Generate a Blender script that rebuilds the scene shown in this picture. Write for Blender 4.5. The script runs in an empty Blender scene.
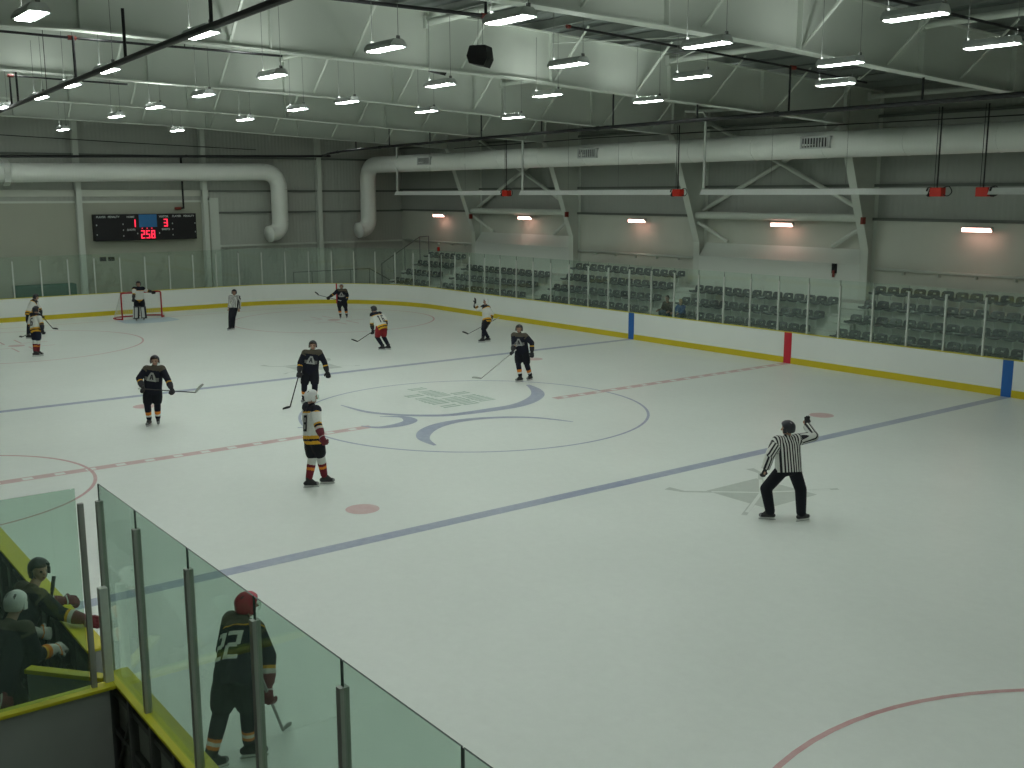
import bpy, bmesh, math, random
from mathutils import Vector, Matrix, noise
from mathutils.bvhtree import BVHTree
random.seed(7)
SC = bpy.context.scene
COL = SC.collection
V = Vector
PI = math.pi

# ------------------------------------------------------------------ camera
cd = bpy.data.cameras.new('camera'); cam = bpy.data.objects.new('camera', cd); COL.objects.link(cam)
cd.sensor_width = 36.0; cd.sensor_fit = 'HORIZONTAL'; cd.lens = 1052.99 / 1024 * 36; cd.clip_end = 300; cd.clip_start = .05
YAW, PIT, ROL = -0.6496, -0.1786, -0.0023
F = V((math.cos(YAW)*math.cos(PIT), math.sin(YAW)*math.cos(PIT), math.sin(PIT)))
R0 = F.cross(V((0, 0, 1))).normalized(); U0 = R0.cross(F)
R1 = R0*math.cos(ROL) + U0*math.sin(ROL); U1 = -R0*math.sin(ROL) + U0*math.cos(ROL)
cam.matrix_world = Matrix(((R1.x, U1.x, -F.x, -22.428), (R1.y, U1.y, -F.y, 15.797), (R1.z, U1.z, -F.z, 5.668), (0, 0, 0, 1)))
SC.camera = cam

# ------------------------------------------------------------------ world, exposure
w = bpy.data.worlds.new('world'); SC.world = w; w.use_nodes = True
w.node_tree.nodes['Background'].inputs[0].default_value = (.55, .62, .56, 1)
w.node_tree.nodes['Background'].inputs[1].default_value = .05
SC.view_settings.view_transform = 'Standard'; SC.view_settings.look = 'None'
SC.view_settings.exposure = EXPOSURE = 0.0; SC.view_settings.gamma = 1; SC.view_settings.use_curve_mapping = False
LAMP_STRENGTH = 49.0          # the tubes in each high-bay fixture
LAMP_COLOR = (.94, 1.0, .95)

# ------------------------------------------------------------------ materials
def mat(name, col, rough=.6, metal=0.0, var=.08, scale=6.0, bump=0.0, spec=.4, emit=None, es=0.0):
    m = bpy.data.materials.new(name); m.use_nodes = True
    nt = m.node_tree; b = nt.nodes['Principled BSDF']
    b.inputs['Roughness'].default_value = rough; b.inputs['Metallic'].default_value = metal
    b.inputs['Specular IOR Level'].default_value = spec
    tc = nt.nodes.new('ShaderNodeTexCoord'); nz = nt.nodes.new('ShaderNodeTexNoise')
    nz.inputs['Scale'].default_value = scale; nz.inputs['Detail'].default_value = 4
    nt.links.new(tc.outputs['Object'], nz.inputs['Vector'])
    mx = nt.nodes.new('ShaderNodeMix'); mx.data_type = 'RGBA'
    mx.inputs[6].default_value = tuple(c*(1-var) for c in col) + (1,)
    mx.inputs[7].default_value = tuple(min(1, c*(1+var)) for c in col) + (1,)
    nt.links.new(nz.outputs['Fac'], mx.inputs[0]); nt.links.new(mx.outputs[2], b.inputs['Base Color'])
    if bump:
        bp = nt.nodes.new('ShaderNodeBump'); bp.inputs['Strength'].default_value = bump; bp.inputs['Distance'].default_value = .01
        nt.links.new(nz.outputs['Fac'], bp.inputs['Height']); nt.links.new(bp.outputs['Normal'], b.inputs['Normal'])
    if emit:
        b.inputs['Emission Color'].default_value = tuple(emit) + (1,); b.inputs['Emission Strength'].default_value = es
    return m

def corrugated(name, col, rough, axis, scale, depth, var=.06, metal=0.0):
    """painted profiled sheet: ribs every 1/scale metres along one object axis"""
    m = mat(name, col, rough, metal, var, .6)
    nt = m.node_tree; b = nt.nodes['Principled BSDF']
    tc = [n for n in nt.nodes if n.type == 'TEX_COORD'][0]
    wv = nt.nodes.new('ShaderNodeTexWave'); wv.wave_type = 'BANDS'; wv.bands_direction = axis; wv.inputs['Scale'].default_value = scale
    nt.links.new(tc.outputs['Object'], wv.inputs['Vector'])
    bp = nt.nodes.new('ShaderNodeBump'); bp.inputs['Strength'].default_value = .5; bp.inputs['Distance'].default_value = depth
    nt.links.new(wv.outputs['Color'], bp.inputs['Height']); nt.links.new(bp.outputs['Normal'], b.inputs['Normal'])
    return m

def glass_mat(name, tint, haze=.04):
    m = bpy.data.materials.new(name); m.use_nodes = True; nt = m.node_tree
    for n in list(nt.nodes): nt.nodes.remove(n)
    o = nt.nodes.new('ShaderNodeOutputMaterial')
    t = nt.nodes.new('ShaderNodeBsdfTransparent'); t.inputs[0].default_value = tuple(tint) + (1,)
    d = nt.nodes.new('ShaderNodeBsdfDiffuse'); d.inputs[0].default_value = (.55, .72, .62, 1)
    g = nt.nodes.new('ShaderNodeBsdfGlossy'); g.inputs['Roughness'].default_value = .02; g.inputs[0].default_value = (.85, .95, .9, 1)
    tc = nt.nodes.new('ShaderNodeTexCoord'); nz = nt.nodes.new('ShaderNodeTexNoise'); nz.inputs['Scale'].default_value = 1.3
    nt.links.new(tc.outputs['Object'], nz.inputs['Vector'])
    mr = nt.nodes.new('ShaderNodeMapRange'); mr.inputs[3].default_value = haze*.5; mr.inputs[4].default_value = haze*1.5
    nt.links.new(nz.outputs['Fac'], mr.inputs[0])
    m1 = nt.nodes.new('ShaderNodeMixShader'); nt.links.new(mr.outputs[0], m1.inputs[0])
    nt.links.new(t.outputs[0], m1.inputs[1]); nt.links.new(d.outputs[0], m1.inputs[2])
    lw = nt.nodes.new('ShaderNodeLayerWeight'); lw.inputs[0].default_value = .5
    p5 = nt.nodes.new('ShaderNodeMath'); p5.operation = 'POWER'; p5.inputs[1].default_value = 4.5; nt.links.new(lw.outputs['Facing'], p5.inputs[0])
    fr = nt.nodes.new('ShaderNodeMath'); fr.operation = 'MULTIPLY_ADD'; fr.inputs[1].default_value = .5; fr.inputs[2].default_value = .03; nt.links.new(p5.outputs[0], fr.inputs[0])
    m2 = nt.nodes.new('ShaderNodeMixShader'); nt.links.new(fr.outputs[0], m2.inputs[0])
    nt.links.new(m1.outputs[0], m2.inputs[1]); nt.links.new(g.outputs[0], m2.inputs[2])
    nt.links.new(m2.outputs[0], o.inputs[0])
    return m

M = {}
def ice_mat(name, col, amount=1.0, base=(.80, .86, .80)):
    """skated ice; paint shows through it, worn by scratches"""
    m = bpy.data.materials.new(name); m.use_nodes = True; nt = m.node_tree; b = nt.nodes['Principled BSDF']
    b.inputs['Roughness'].default_value = .34; b.inputs['Specular IOR Level'].default_value = .32
    tc = nt.nodes.new('ShaderNodeTexCoord')
    n1 = nt.nodes.new('ShaderNodeTexNoise'); n1.inputs['Scale'].default_value = .35; n1.inputs['Detail'].default_value = 5
    n2 = nt.nodes.new('ShaderNodeTexNoise'); n2.inputs['Scale'].default_value = 5.5; n2.inputs['Detail'].default_value = 6; n2.inputs['Roughness'].default_value = .75
    nt.links.new(tc.outputs['Object'], n1.inputs['Vector']); nt.links.new(tc.outputs['Object'], n2.inputs['Vector'])
    ad = nt.nodes.new('ShaderNodeMath'); ad.operation = 'ADD'; nt.links.new(n1.outputs['Fac'], ad.inputs[0]); nt.links.new(n2.outputs['Fac'], ad.inputs[1])
    mr = nt.nodes.new('ShaderNodeMapRange'); mr.inputs[1].default_value = .7; mr.inputs[2].default_value = 1.3
    nt.links.new(ad.outputs[0], mr.inputs[0])
    mx = nt.nodes.new('ShaderNodeMix'); mx.data_type = 'RGBA'; nt.links.new(mr.outputs[0], mx.inputs[0])
    if col is None:
        mx.inputs[6].default_value = tuple(c*.955 for c in base) + (1,); mx.inputs[7].default_value = tuple(min(1, c*1.03) for c in base) + (1,)
    else:
        a = tuple(base[i]*(1-amount) + col[i]*amount for i in range(3)); c2 = tuple(base[i]*(1-amount*.62) + col[i]*amount*.62 for i in range(3))
        mx.inputs[6].default_value = a + (1,); mx.inputs[7].default_value = c2 + (1,)
    nt.links.new(mx.outputs[2], b.inputs['Base Color'])
    bp = nt.nodes.new('ShaderNodeBump'); bp.inputs['Strength'].default_value = .08; bp.inputs['Distance'].default_value = .01
    nt.links.new(n2.outputs['Fac'], bp.inputs['Height']); nt.links.new(bp.outputs['Normal'], b.inputs['Normal'])
    return m
M['ice'] = ice_mat('ice', None)
M['ice_red'] = ice_mat('ice_red_paint', (.50, .10, .12), .62)
M['ice_thinred'] = ice_mat('ice_thin_red_paint', (.50, .08, .10), .72)
M['ice_blue'] = ice_mat('ice_blue_paint', (.08, .13, .34), .72)
M['ice_crease'] = ice_mat('ice_crease_blue', (.22, .45, .62), .6)
M['ice_green'] = ice_mat('ice_green_lettering', (.08, .30, .18), .62)
M['ice_grey'] = ice_mat('ice_grey_mark', (.30, .36, .30), .6)
M['concrete'] = mat('concrete', (.20, .21, .19), .85, var=.15, scale=1.2, bump=.2)
M['board'] = mat('board_white_plastic', (.80, .84, .80), .35, var=.03, scale=1)
M['yellow'] = mat('kick_plate_yellow', (.62, .50, .02), .45, var=.08, scale=2)
M['capyellow'] = mat('cap_rail_yellow', (.66, .60, .03), .45, var=.06, scale=2)
M['bluestrip'] = mat('blue_stripe', (.02, .13, .42), .4)
M['redstrip'] = mat('red_stripe', (.55, .02, .04), .4)
M['boardback'] = mat('board_back_grey', (.36, .39, .36), .7, var=.1, scale=2)
M['alu'] = mat('brushed_aluminium', (.60, .64, .59), .38, .15, var=.08, scale=20)
M['aludark'] = mat('dark_aluminium', (.15, .16, .15), .4, .2,
     var=.08, scale=20)
M['steel'] = mat('painted_grey_steel', (.62, .67, .60), .5, var=.04, scale=1.5)
M['wallup'] = corrugated('upper_wall_sheet', (.38, .41, .37), .6, 'X', 1.6, .02)
M['walllow'] = corrugated('lower_wall_liner', (.58, .61, .53), .6, 'X', .8, .008)
M['wallend'] = corrugated('end_wall_sheet', (.44, .47, .42), .6, 'Y', 1.6, .02)
M['wallendlow'] = corrugated('end_wall_liner', (.40, .42, .34), .65, 'Y', .8, .008)
M['box'] = mat('pale_wall_board', (.66, .71, .65), .6, var=.03, scale=.7)
M['girt'] = mat('dark_girt', (.15, .17, .15), .6)
M['deck'] = corrugated('roof_deck_liner', (.15, .175, .16), .55, 'Y', .7, .1, var=.3)
M['purlin'] = mat('purlin_grey', (.26, .29, .26), .6)
M['duct'] = corrugated('spiral_duct_metal', (.82, .86, .80), .42, 'X', 2.2, .006, var=.06)
M['ducty'] = corrugated('spiral_duct_metal_across', (.82, .86, .80), .42, 'Y', 2.2, .006, var=.06)
M['ductz'] = corrugated('spiral_duct_metal_drop', (.80, .84, .78), .42, 'Z', 2.2, .006, var=.06)
M['black'] = mat('black_iron_pipe', (.012, .013, .014), .5)
M['pipered'] = mat('red_pipe_fitting', (.20, .03, .02), .5)
M['heater'] = mat('heater_reflector', (.72, .76, .72), .35, .15, var=.04)
M['heatred'] = mat('heater_burner_red', (.62, .03, .015), .4)
M['lampbody'] = mat('lamp_housing', (.55, .58, .56), .45, .2)
M['lens'] = mat('lamp_lens', (.9, .9, .9), .4, emit=LAMP_COLOR, es=LAMP_STRENGTH)
M['glowpink'] = mat('infrared_tube', (.9, .6, .5), .4, emit=(1.0, .50, .42), es=9.0)
M['riser'] = mat('bleacher_concrete', (.60, .64, .58), .8, var=.1, scale=1.5, bump=.15)
M['tread'] = mat('bleacher_tread', (.56, .60, .55), .8, var=.12, scale=1.5)
M['seat'] = mat('seat_grey_plastic', (.055, .065, .068), .42, var=.1)
M['seatlit'] = mat('seat_slot_pale', (.45, .50, .47), .5)
M['plastic'] = mat('black_plastic', (.012, .012, .013), .45)
M['screen'] = mat('scoreboard_black', (.008, .008, .010), .5)
M['bluepanel'] = mat('scoreboard_blue', (.035, .18, .42), .5)
M['whitetext'] = mat('white_lettering', (.55, .60, .58), .5)
M['led'] = mat('red_led', (.5, .02, .02), .4, emit=(1.0, .03, .08), es=1.5)
M['glass'] = glass_mat('shield_glass', (.93, .97, .945), .04)
M['glassedge'] = mat('glass_edge', (.02, .045, .035), .3)
M['nearpost'] = mat('near_post_metal', (.38, .39, .36), .4, .3)
M['uplight'] = mat('added_uplight', (.9, .9, .9), .4, emit=LAMP_COLOR, es=LAMP_STRENGTH*.8)
M['glassnear'] = glass_mat('near_shield_glass', (.80, .90, .845), .07)
M['net'] = mat('net_cord', (.62, .66, .62), .8)
M['goalred'] = mat('goal_red', (.42, .02, .03), .4)
M['tarp'] = mat('dark_green_fabric', (.03, .12, .08), .8, bump=.3)
M['rubber'] = mat('black_rubber', (.02, .022, .02), .9)
M['bench'] = mat('bench_grey', (.20, .21, .20), .6)
# clothing
def cloth(name, col, rough=.8): return mat(name, col, rough, var=.12, scale=25, bump=.25, spec=.2)
M['skin'] = mat('skin', (.40, .24, .17), .5, var=.05)
M['hair'] = mat('hair_brown', (.05, .03, .02), .6)
M['blond'] = mat('hair_blond', (.38, .28, .12), .6)
M['eye'] = mat('eye_dark', (.02, .02, .02), .3)
M['lip'] = mat('lips', (.28, .11, .09), .5)
M['jwhite'] = cloth('jersey_white', (.62, .64, .60))
M['jblack'] = cloth('jersey_black', (.012, .013, .022))
M['jgold'] = cloth('jersey_gold', (.66, .36, .03))
M['jgrey'] = cloth('jersey_grey', (.16, .165, .155))
M['jyoke'] = cloth('jersey_brown_grey_yoke', (.085, .075, .055))
M['jmaroon'] = cloth('maroon_knit', (.16, .02, .03))
M['pantblack'] = cloth('pants_black', (.012, .013, .018))
M['pantnavy'] = cloth('pants_navy', (.014, .018, .035))
M['pantred'] = cloth('pants_red', (.26, .025, .03))
M['orange'] = cloth('orange_knit', (.68, .22, .03))
M['number'] = mat('number_white', (.62, .64, .58), .7)
M['numberblack'] = mat('number_black', (.015, .015, .02), .7)
M['logo'] = mat('crest_pale_grey', (.33, .34, .32), .7)
M['boot'] = mat('skate_boot_black', (.015, .015, .017), .35)
M['bootgrey'] = mat('skate_boot_trim', (.22, .23, .23), .4)
M['holder'] = mat('skate_holder_white', (.62, .64, .62), .4)
M['blade'] = mat('skate_steel', (.55, .58, .58), .25, .9)
M['helmblack'] = mat('helmet_black', (.015, .016, .022), .28, spec=.5)
M['helmwhite'] = mat('helmet_white', (.66, .68, .66), .3, spec=.5)
M['helmred'] = mat('helmet_red', (.42, .02, .045), .28, spec=.5)
M['glovemaroon'] = mat('glove_maroon', (.14, .015, .025), .6, var=.2, scale=12)
M['gloveblack'] = mat('glove_black', (.014, .014, .018), .6, var=.2, scale=12)
M['glovewhite'] = mat('glove_white', (.52, .52, .48), .6)
M['stickdark'] = mat('stick_dark', (.02, .02, .02), .4)
M['stickgrey'] = mat('stick_grey', (.30, .31, .30), .4)
M['tape'] = mat('stick_white_tape', (.50, .52, .48), .8)
M['padblack'] = mat('goal_pad_black', (.02, .022, .028), .5)
M['padwhite'] = mat('goal_pad_white', (.55, .57, .54), .5)
M['jacket'] = cloth('jacket_brown', (.09, .075, .06))
M['jeans'] = cloth('jeans_blue', (.05, .085, .14))
M['jacketblue'] = cloth('jacket_blue', (.02, .09, .28))
def stripe_mat():
    m = mat('referee_stripes', (.6, .6, .6), .8, bump=.2); nt = m.node_tree; b = nt.nodes['Principled BSDF']
    at = nt.nodes.new('ShaderNodeAttribute'); at.attribute_name = 'stripe'
    a = nt.nodes.new('ShaderNodeMath'); a.operation = 'FRACT'; nt.links.new(at.outputs['Fac'], a.inputs[0])
    g = nt.nodes.new('ShaderNodeMath'); g.operation = 'GREATER_THAN'; g.inputs[1].default_value = .5; nt.links.new(a.outputs[0], g.inputs[0])
    mx = nt.nodes.new('ShaderNodeMix'); mx.data_type = 'RGBA'; nt.links.new(g.outputs[0], mx.inputs[0])
    mx.inputs[6].default_value = (.014, .014, .018, 1); mx.inputs[7].default_value = (.62, .64, .60, 1)
    nt.links.new(mx.outputs[2], b.inputs['Base Color'])
    return m
M['refstripe'] = stripe_mat()

# ------------------------------------------------------------------ mesh helpers
class MB:
    def __init__(s): s.v = []; s.f = []; s.mi = []; s.slots = []
    def slot(s, m):
        if m not in s.slots: s.slots.append(m)
        return s.slots.index(m)
    def add(s, vs, fs, m):
        o = len(s.v); k = s.slot(m); s.v += [tuple(x) for x in vs]
        for f in fs: s.f.append(tuple(o+i for i in f)); s.mi.append(k)
    def box(s, a, b, m):
        x0, y0, z0 = [min(a[i], b[i]) for i in range(3)]; x1, y1, z1 = [max(a[i], b[i]) for i in range(3)]
        s.add([(x0,y0,z0),(x1,y0,z0),(x1,y1,z0),(x0,y1,z0),(x0,y0,z1),(x1,y0,z1),(x1,y1,z1),(x0,y1,z1)],
              [(0,3,2,1),(4,5,6,7),(0,1,5,4),(1,2,6,5),(2,3,7,6),(3,0,4,7)], m)
    def obox(s, c, ax, ay, az, m):
        c = V(c); ax = V(ax); ay = V(ay); az = V(az)
        vs = [c+i*ax+j*ay+k*az for k in (-1,1) for (i,j) in ((-1,-1),(1,-1),(1,1),(-1,1))]
        s.add(vs, [(0,3,2,1),(4,5,6,7),(0,1,5,4),(1,2,6,5),(2,3,7,6),(3,0,4,7)], m)
    def bar(s, p0, p1, w, h, m, up=(0,0,1)):
        p0 = V(p0); p1 = V(p1); d = p1-p0; L = d.length; d.normalize(); u = V(up)
        if abs(d.dot(u)) > .98: u = V((1,0,0))
        r = d.cross(u).normalized(); u = r.cross(d)
        s.obox((p0+p1)/2, d*L/2, r*w/2, u*h/2, m)
    def tube(s, pts, r, m, n=10, caps=True):
        pts = [V(p) for p in pts]; rs = r if isinstance(r, (list, tuple)) else [r]*len(pts)
        prev = None; rings = []
        for i, p in enumerate(pts):
            if i == 0: d = pts[1]-pts[0]
            elif i == len(pts)-1: d = pts[-1]-pts[-2]
            else: d = (pts[i+1]-p).normalized() + (p-pts[i-1]).normalized()
            d.normalize()
            if prev is None:
                u = V((0,0,1)) if abs(d.z) < .9 else V((1,0,0))
                a = d.cross(u).normalized()
            else:
                a = prev - d*prev.dot(d); a.normalize()
            prev = a; b = d.cross(a)
            rings.append([p + (a*math.cos(2*PI*k/n) + b*math.sin(2*PI*k/n))*rs[i] for k in range(n)])
        vs = [q for rg in rings for q in rg]; fs = []
        for i in range(len(rings)-1):
            for k in range(n):
                k2 = (k+1) % n; fs.append((i*n+k, i*n+k2, (i+1)*n+k2, (i+1)*n+k))
        if caps: fs.append(tuple(reversed(range(n)))); fs.append(tuple((len(rings)-1)*n+k for k in range(n)))
        s.add(vs, fs, m)
    def prism(s, poly, ax, d0, d1, m):
        """extrude polygon [(a,b)] in the plane normal to axis ax ('x','y','z') between d0 and d1"""
        def P(a, b, d): return {'x': (d, a, b), 'y': (a, d, b), 'z': (a, b, d)}[ax]
        n = len(poly); vs = [P(a, b, d0) for a, b in poly] + [P(a, b, d1) for a, b in poly]
        fs = [tuple(reversed(range(n))), tuple(range(n, 2*n))] + [(i, (i+1) % n, n+(i+1) % n, n+i) for i in range(n)]
        s.add(vs, fs, m)
    def sphere(s, c, r, m, n=12, rings=8):
        c = V(c); rr = r if isinstance(r, (tuple, list)) else (r, r, r); vs = []; fs = []
        for i in range(rings+1):
            th = PI*i/rings
            for k in range(n): vs.append(c + V((rr[0]*math.sin(th)*math.cos(2*PI*k/n), rr[1]*math.sin(th)*math.sin(2*PI*k/n), rr[2]*math.cos(th))))
        for i in range(rings):
            for k in range(n): fs.append((i*n+k, (i+1)*n+k, (i+1)*n+(k+1) % n, i*n+(k+1) % n))
        s.add(vs, fs, m)
    def build(s, name, parent=None, origin=(0,0,0), smooth=False, bevel=0):
        me = bpy.data.meshes.new(name); o3 = V(origin)
        me.from_pydata([tuple(V(x)-o3) for x in s.v], [], s.f)
        for m in s.slots: me.materials.append(M[m] if isinstance(m, str) else m)
        me.polygons.foreach_set('material_index', s.mi)
        bm = bmesh.new(); bm.from_mesh(me); bmesh.ops.recalc_face_normals(bm, faces=bm.faces); bm.to_mesh(me); bm.free()
        if smooth: me.shade_smooth()
        me.update()
        o = bpy.data.objects.new(name, me); COL.objects.link(o)
        if parent is not None: o.parent = parent
        else: o.location = o3
        if bevel:
            b = o.modifiers.new('bevel', 'BEVEL'); b.width = bevel; b.segments = 2; b.limit_method = 'ANGLE'
        if smooth:
            pass
        return o

def tag(o, label=None, cat=None, group=None, kind=None):
    if label: o['label'] = label
    if cat: o['category'] = cat
    if group: o['group'] = group
    if kind: o['kind'] = kind
    return o
def empty(name, loc, label, cat, group=None):
    o = bpy.data.objects.new(name, None); COL.objects.link(o); o.location = loc; o.empty_display_size = .2
    return tag(o, label, cat, group)
def copy_tree(o, parent=None):
    c = o.copy(); COL.objects.link(c); c.parent = parent
    for ch in list(o.children): copy_tree(ch, c)
    return c
def struct(o): o['kind'] = 'structure'; return o
ORD = ['first','second','third','fourth','fifth','sixth','seventh','eighth','ninth','tenth','eleventh','twelfth','thirteenth','fourteenth','fifteenth','sixteenth','seventeenth']

# ------------------------------------------------------------------ constants of the place
W = 12.95; XE = 29.1; RC = 7.5
FX = [-16.1, -8.1, -0.1, 7.9, 15.9, 23.9]      # steel frames
XW = 31.9; YW = -17.3; YL = 24.0; XB = -27.0   # end wall, stand wall, left wall, back wall

# ------------------------------------------------------------------ floor: the ice with its painted lines
fl = MB()
def arcpts(cx, cy, r, a0, a1, n): return [(cx+r*math.cos(math.radians(a0+(a1-a0)*i/n)), cy+r*math.sin(math.radians(a0+(a1-a0)*i/n))) for i in range(n+1)]
outline = arcpts(XE-RC, -W+RC, RC, -90, 0, 18) + arcpts(XE-RC, W-RC, RC, 0, 90, 18) + [(XB+.4, W+.0), (XB+.4, -W)]
fl.add([(x, y, 0) for x, y in outline], [tuple(range(len(outline)))], 'ice')
ZI = .003
def ring(cx, cy, r, wd, m, a0=0, a1=360, n=72, z=ZI):
    for i in range(n):
        t0 = math.radians(a0+(a1-a0)*i/n); t1 = math.radians(a0+(a1-a0)*(i+1)/n)
        fl.add([(cx+q*math.cos(t), cy+q*math.sin(t), z) for q, t in ((r-wd/2, t0), (r+wd/2, t0), (r+wd/2, t1), (r-wd/2, t1))], [(0,1,2,3)], m)
def rect(x0, x1, y0, y1, m, z=ZI): fl.add([(x0,y0,z),(x1,y0,z),(x1,y1,z),(x0,y1,z)], [(0,1,2,3)], m)
def disc(cx, cy, r, m, n=32, z=ZI): fl.add([(cx+r*math.cos(2*PI*i/n), cy+r*math.sin(2*PI*i/n), z) for i in range(n)], [tuple(range(n))], m)
def stroke(pts, wd, m, z=.006):
    """ribbon through (x,y) points with given widths"""
    n = len(pts)
    vs = []
    for i, (x, y) in enumerate(pts):
        a = pts[max(0, i-1)]; b = pts[min(n-1, i+1)]; d = V((b[0]-a[0], b[1]-a[1], 0)).normalized(); nn = V((-d.y, d.x, 0)); h = wd[i]/2
        vs += [(x+nn.x*h, y+nn.y*h, z), (x-nn.x*h, y-nn.y*h, z)]
    fl.add(vs, [(2*i, 2*i+1, 2*i+3, 2*i+2) for i in range(n-1)], m)
def spline(pts, n=8):
    out = []; P = [pts[0]] + list(pts) + [pts[-1]]
    for i in range(1, len(P)-2):
        for k in range(n):
            t = k/n; a, b, c, d = P[i-1], P[i], P[i+1], P[i+2]
            out.append(tuple(.5*((2*b[j]) + (-a[j]+c[j])*t + (2*a[j]-5*b[j]+4*c[j]-d[j])*t*t + (-a[j]+3*b[j]-3*c[j]+d[j])*t**3) for j in range(len(a))))
    out.append(tuple(pts[-1])); return out
XB7 = 7.62
# red centre line: two edge lines with pale blocks between, broken where the centre mark sits
for (ya, yb) in ((-W, -2.75), (3.15, W)):
    rect(-.15, -.09, ya, yb, 'ice_red'); rect(.09, .15, ya, yb, 'ice_red')
    y = ya
    while y < yb-.2:
        rect(-.09, .09, y, min(y+.42, yb), 'ice_red', ZI+.001); y += .62
for s in (-1, 1): rect(s*XB7-.15, s*XB7+.15, -W, W, 'ice_blue')
for s in (-1, 1): rect(s*26.75-.03, s*26.75+.03, -11, 11, 'ice_thinred')
ring(0, 0, 4.572, .07, 'ice_blue', n=96)
ring(0, 12.95, 3.05, .07, 'ice_thinred', 180, 360, 48)
for sx in (-1, 1):
    for sy in (-1, 1):
        disc(sx*6.0, sy*6.76, .31, 'ice_red')
        cx, cy = sx*20.75, sy*6.76
        ring(cx, cy, 4.572, .07, 'ice_thinred', n=84); disc(cx, cy, .30, 'ice_red')
        for ax in (-1, 1):
            for ay in (-1, 1):
                rect(cx+ax*.6-.03, cx+ax*.6+.03, cy+ay*.3, cy+ay*1.25, 'ice_thinred'); rect(cx+ax*.6, cx+ax*1.8, cy+ay*.3-.03, cy+ay*.3+.03, 'ice_thinred')
    fl.add([(sx*26.7, -1.22, ZI)] + [(sx*26.7-sx*1.85*math.cos(math.radians(a)), 1.85*math.sin(math.radians(a)), ZI) for a in range(-42, 43, 6)] + [(sx*26.7, 1.22, ZI)], [tuple(range(17))], 'ice_crease')
# centre mark: two sweeping crescents, a hook and pale green lettering
def crescent(p, wd): q = spline([(a, b, w_) for (a, b), w_ in zip(p, wd)], 8); stroke([(a, b) for a, b, c in q], [c for a, b, c in q], 'ice_blue')
crescent([(2.84, 2.47), (1.62, 2.36), (.81, 1.93), (.31, 1.45), (-.05, .91), (-.15, .27), (-.18, -.42), (-.16, -1.19), (.12, -1.93), (.66, -2.65), (1.36, -3.15), (2.15, -3.47)], [.05, .16, .20, .23, .26, .32, .38, .40, .42, .40, .32, .12])
crescent([(-2.66, 3.0), (-1.95, 2.85), (-1.38, 2.45), (-1.0, 1.93), (-.83, 1.37), (-.84, .72), (-1.11, .0), (-1.58, -.60), (-2.11, -.92), (-2.67, -1.14)], [.08, .28, .38, .38, .33, .26, .20, .15, .11, .05])
crescent([(.19, 3.32), (-.22, 3.08), (-.30, 2.63), (-.15, 2.16), (.12, 1.96), (.52, 1.97), (.88, 2.39)], [.06, .20, .32, .36, .34, .18, .05])
ring(1.35, 4.45, .42, .09, 'ice_blue', 150, 330, 24)
for (xa, ya, xb, yb) in ((3.64, -.46, .59, -.46), (2.8, .18, .6, .18), (2.34, -1.10, .55, -1.10)):
    n = int(abs(xb-xa)/.17); rr = random.Random(3)
    for i in range(n):
        if rr.random() < .08: continue
        t = i/n; x = xa+(xb-xa)*t; y = ya+(yb-ya)*t; h = .20 + .10*rr.random()
        rect(x, x+.08, y-h, y+h, 'ice_green', .006)
        rect(x-.02, x+.11, y-h, y-h+.07, 'ice_green', .007)
        if rr.random() < .6: rect(x, x+.12, y+h-.07, y+h, 'ice_green', .007)
# crossed stick diamonds beyond both blue lines
for s in (-1, 1):
    cx, cy = (-9.75, .15) if s < 0 else (9.25, .1)
    fl.add([(cx+a*.82*s*-1, cy+b*.82, ZI) for a, b in ((.9, -.9), (.9, .9), (-.9, .9), (-.9, -.9))], [(0,1,2,3)], 'ice_grey')
    for q in (-1, 1):
        stroke([(cx-.75, cy-q*1.38), (cx, cy), (cx+.95, cy+q*1.12), (cx+1.32, cy+q*1.22)], [.10, .10, .10, .20], 'ice_grey', .0045+.0005*q)
        stroke([(cx-.68, cy-q*1.22), (cx, cy), (cx+.62, cy+q*.72)], [.07, .07, .07], 'ice', .0065+.0005*q)
struct(fl.build('floor'))
fc = MB(); fc.box((XB, YW, -.30), (XW, YL, -.03), 'concrete'); struct(fc.build('floor'))
# ------------------------------------------------------------------ roof, walls
def ztop(y): return 9.915 + .046*y if y <= 9.5 else 9.915 + .046*(19-y)
rf = MB()
for (ya, yb) in ((YW-.2, 9.5), (9.5, YL+.2)):
    za, zb = ztop(ya)+.27, ztop(yb)+.27
    rf.add([(XB,ya,za),(XW+.2,ya,za),(XW+.2,yb,zb),(XB,yb,zb),(XB,ya,za+.12),(XW+.2,ya,za+.12),(XW+.2,yb,zb+.12),(XB,yb,zb+.12)],
           [(0,3,2,1),(4,5,6,7),(0,1,5,4),(1,2,6,5),(2,3,7,6),(3,0,4,7)], 'deck')
ceil = struct(rf.build('ceiling'))
y = -16.6
while y < YL:
    pb = MB(); z = ztop(y)
    pb.box((XB, y-.035, z+.03), (XW, y+.035, z+.25), 'purlin'); pb.box((XB, y-.035, z+.03), (XW, y+.09, z+.05), 'purlin')
    pb.build('purlin', ceil); y += 1.45

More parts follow.
